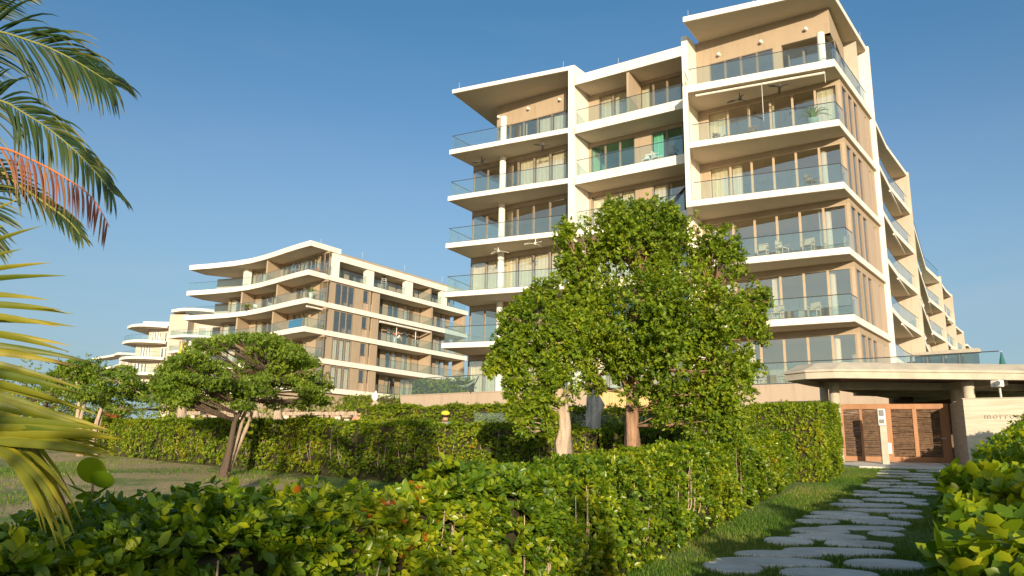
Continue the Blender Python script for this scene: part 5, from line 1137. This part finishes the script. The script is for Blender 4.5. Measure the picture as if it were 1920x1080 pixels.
# sea-grape sapling with big round leaves
sg = at(165, 945, 4.0); g0 = gz(sg.x, sg.y); Sg = empty('sea_grape_sapling', (sg.x, sg.y, g0), 'sapling with a few large round dark leaves behind the near hedge', 'plant')
MB().tube([(sg.x, sg.y, g0), (sg.x+.02, sg.y, sg.z-.05), (sg.x+.01, sg.y, sg.z+.12)], [.012, .009, .006], 6).build('stem', 'bark', Sg)
for px, py, r, tl, az in ((172, 908, .085, .5, .2), (150, 945, .08, 1.2, 2.6), (192, 925, .075, .9, -.6), (135, 930, .07, .7, 2.0), (165, 955, .06, 1.3, 1.0)):
    c_ = at(px, py-26, 4.0+.1*math.sin(px)); r *= .82; u = Vector((math.cos(az), math.sin(az)*.4, .25)).normalized(); v = Vector((-.2, -math.sin(tl), math.cos(tl))).normalized(); vs = [tuple(c_+u.cross(v)*r*.12)]
    for i in range(16): t_ = i*math.pi/8; vs.append(tuple(c_+u*r*math.cos(t_)+v*r*1.05*math.sin(t_)))
    l = MB().add(vs, [(0, 1+i, 1+(i+1) % 16) for i in range(16)]).build('leaf', 'leaf_near', Sg, smooth=True); l.data.attributes.new('tint', 'FLOAT', 'POINT').data.foreach_set('value', [.45+.2*(px % 3)]*17)

# ---------------------------------------------------------------- people
def skinned(name, pts, edges, mat, parent, sub=1):
    me = bpy.data.meshes.new(name); me.from_pydata([p[:3] for p in pts], edges, []); me.update(); o = link(name, me, M[mat], parent)
    me.skin_vertices.new(name='') if hasattr(me.skin_vertices, 'new') and not me.skin_vertices else None
    md = o.modifiers.new('skin', 'SKIN'); md.use_smooth_shade = True
    lay = me.skin_vertices[0] if me.skin_vertices else None
    if lay:
        for i, p in enumerate(pts): lay.data[i].radius = (p[3], p[3]); lay.data[i].use_root = (i == 0)
    m2 = o.modifiers.new('sub', 'SUBSURF'); m2.levels = m2.render_levels = sub; return o
def person(loc, rz, h, label, shirt, trousers, arms, legs=((-.1, 0, 0), (.1, 0, 0)), hat=None, group=None):
    """arms: for each side elbow and wrist offsets from the shoulder in body units"""
    o = empty('person', loc, label, 'person', group); c_, s_ = math.cos(rz), math.sin(rz)
    def q(x, y, z, r): return ((x*c_-y*s_)*h, (x*s_+y*c_)*h, z*h, r*h)
    P = [q(0, 0, .53, .085), q(0, .0, .64, .075), q(0, 0, .76, .09), q(0, 0, .83, .045), q(0, -.01, .87, .045), q(0, -.02, .93, .062)]; E = [(0, 1), (1, 2), (2, 3), (3, 4), (4, 5)]
    SH, TR = [P[0], P[1], P[2]], [P[0]]; SE, TE = [(0, 1), (1, 2)], []
    for k, sg in enumerate((-1, 1)):
        el, wr = arms[k]; sx = sg*.115; b = len(P)
        P += [q(sx, 0, .80, .038), q(sx+el[0]*sg, el[1], .80+el[2], .028), q(sx+wr[0]*sg, wr[1], .80+wr[2], .02), q(sx+wr[0]*sg*1.12, wr[1]*1.15, .80+wr[2]*1.13, .022)]; E += [(2, b), (b, b+1), (b+1, b+2), (b+2, b+3)]
        n = len(SH); SH += [P[b], P[b+1]]; SE += [(2, n), (n, n+1)]
        fx, fy, fz = legs[k]; b = len(P)
        P += [q(sg*.055, 0, .50, .058), q(sg*.06+fx*.3, fy*.5-.02*(fy != 0), .27+fz*.6, .042), q(sg*.06+fx*.5, fy, .05+fz, .028), q(sg*.06+fx*.5, fy-.09, .02+fz, .024)]; E += [(0, b), (b, b+1), (b+1, b+2), (b+2, b+3)]
        n = len(TR); TR += [P[b], P[b+1], P[b+2]]; TE += [(0, n), (n, n+1), (n+1, n+2)]
    bd = skinned('body', P, E, 'skin', o, 2)
    skinned('shirt', [(*p[:3], p[3]*1.16+.006) for p in SH], SE, shirt, o, 2); skinned('trousers', [(*p[:3], p[3]*1.16+.008) for p in TR], TE, trousers, o, 2)
    hx, hy, hz, _ = q(0, -.012, .955, 0); L = wloc(o)
    MB().ball((L.x+hx, L.y+hy, L.z+hz), .070*h, 12, (1, 1.08, .8)).build('hair', 'hair', o, smooth=True)
    if hat: MB().ball((L.x+hx, L.y+hy, L.z+hz+.025*h), .078*h, 12, (1.05, 1.25, .62)).build('cap', hat, o, smooth=True)
    return o
dn = ((.03, -.02, -.16), (.04, -.06, -.31)); fw_ = ((.05, -.10, -.12), (.02, -.24, -.10)); up_ = ((.06, -.08, .08), (.02, -.16, .20))
face = math.atan2(-.6, .8)-math.pi/2-1.0
p = at(834, 805, 19.6); person((p.x, p.y, gz(p.x, p.y)), .3, 1.42, 'child in a yellow cap and blue shirt just showing over the clipped hedge', 'blue', 'drab', (dn, fw_), hat='yellow')
p = at(673, 795, 29.5); person((p.x, p.y, .17), .2, 1.62, 'person in pink clothes standing between the pergola and the wrapped trunk', 'pink', 'pink', (fw_, dn), hat='hair')
x, y = st2(13.7, 1.0); z = Z2[5]
Ld = empty('step_ladder', (x, y, z), 'tall aluminium step ladder on the top balcony of the curved building', 'ladder')
for s1 in (-1, 1):
    for s2 in (-.25, .25): MB().tube([(x+s2*1.3, y+s1*.75+s2, z), (x+s2*.8, y+s2*.6, z+2.3)], .045, 5).build('leg', 'steel', Ld)
for i in range(7): t_ = (i+1)/8; MB().box((x, y-.75*(1-t_), z+2.3*t_), (.55*(1-.4*t_), .12, .05), .6).build('rung', 'steel', Ld)
person((x, y-.1, z+1.25), .5, 1.75, 'worker in dark clothes standing high on the step ladder', 'drab', 'drab', (up_, up_), hat='hair', group='workers on the balconies')
x, y = st2(16.3, .9); person((x, y, Z2[3]), .6, 1.75, 'worker in a red shirt on the third balcony of the curved building', 'red', 'white_cloth', (fw_, up_), group='workers on the balconies')
x, y = st2(17.0, 1.1); person((x, y, Z2[3]), .2, 1.7, 'worker in white beside the worker in the red shirt', 'white_cloth', 'drab', (fw_, dn), hat='white_cloth', group='workers on the balconies')
x, y = st2(20.2, .9); person((x, y, Z2[3]), .8, 1.72, 'worker in dark trousers near the partition of the third balcony', 'hair', 'drab', (fw_, dn), group='workers on the balconies')
# things on the curved building's balconies
x, y = st2(1.6, .7); plant((x-.3, y, Z2[4]), 'bushy plant in a tall white pot at the corner of the curved building', .9, 16, 'white', .9, pr=.3, ph=.9, wd=.09)
p = at(463, 578, 99.5); plant((p.x, p.y, Z2[4]), 'low spreading plant on the fourth curved balcony', .9, 20, 'dark', 1.3, pr=.3, ph=.3, wd=.10)
p = at(480, 529, 99.0); chair((p.x, p.y+.6, Z2[4]), .4, 'white_cloth', 'white chair next to the spreading plant on the curved balcony')
p = at(505, 578, 97.5); chair((p.x, p.y+.6, Z2[4]), 1.4, 'white_cloth', 'white chair between the tan partitions on the curved balcony')
p = at(597, 520, 92.5); chair((p.x, p.y+.3, Z2[5]), 1.0, 'pink', 'pink cushioned chair on the top corner of the curved building')
p = at(553, 612, 92.8); Tw = empty('blue_towel', (p.x, p.y, Z2[3]+.4), 'bright blue towel hanging over the glass railing of the curved building', 'towel')
MB().wall((p.x-1.0, p.y+.75), (p.x+1.1, p.y-1.2), Z2[3]+.15, Z2[3]+1.15, .05).build('cloth', 'blue', Tw)
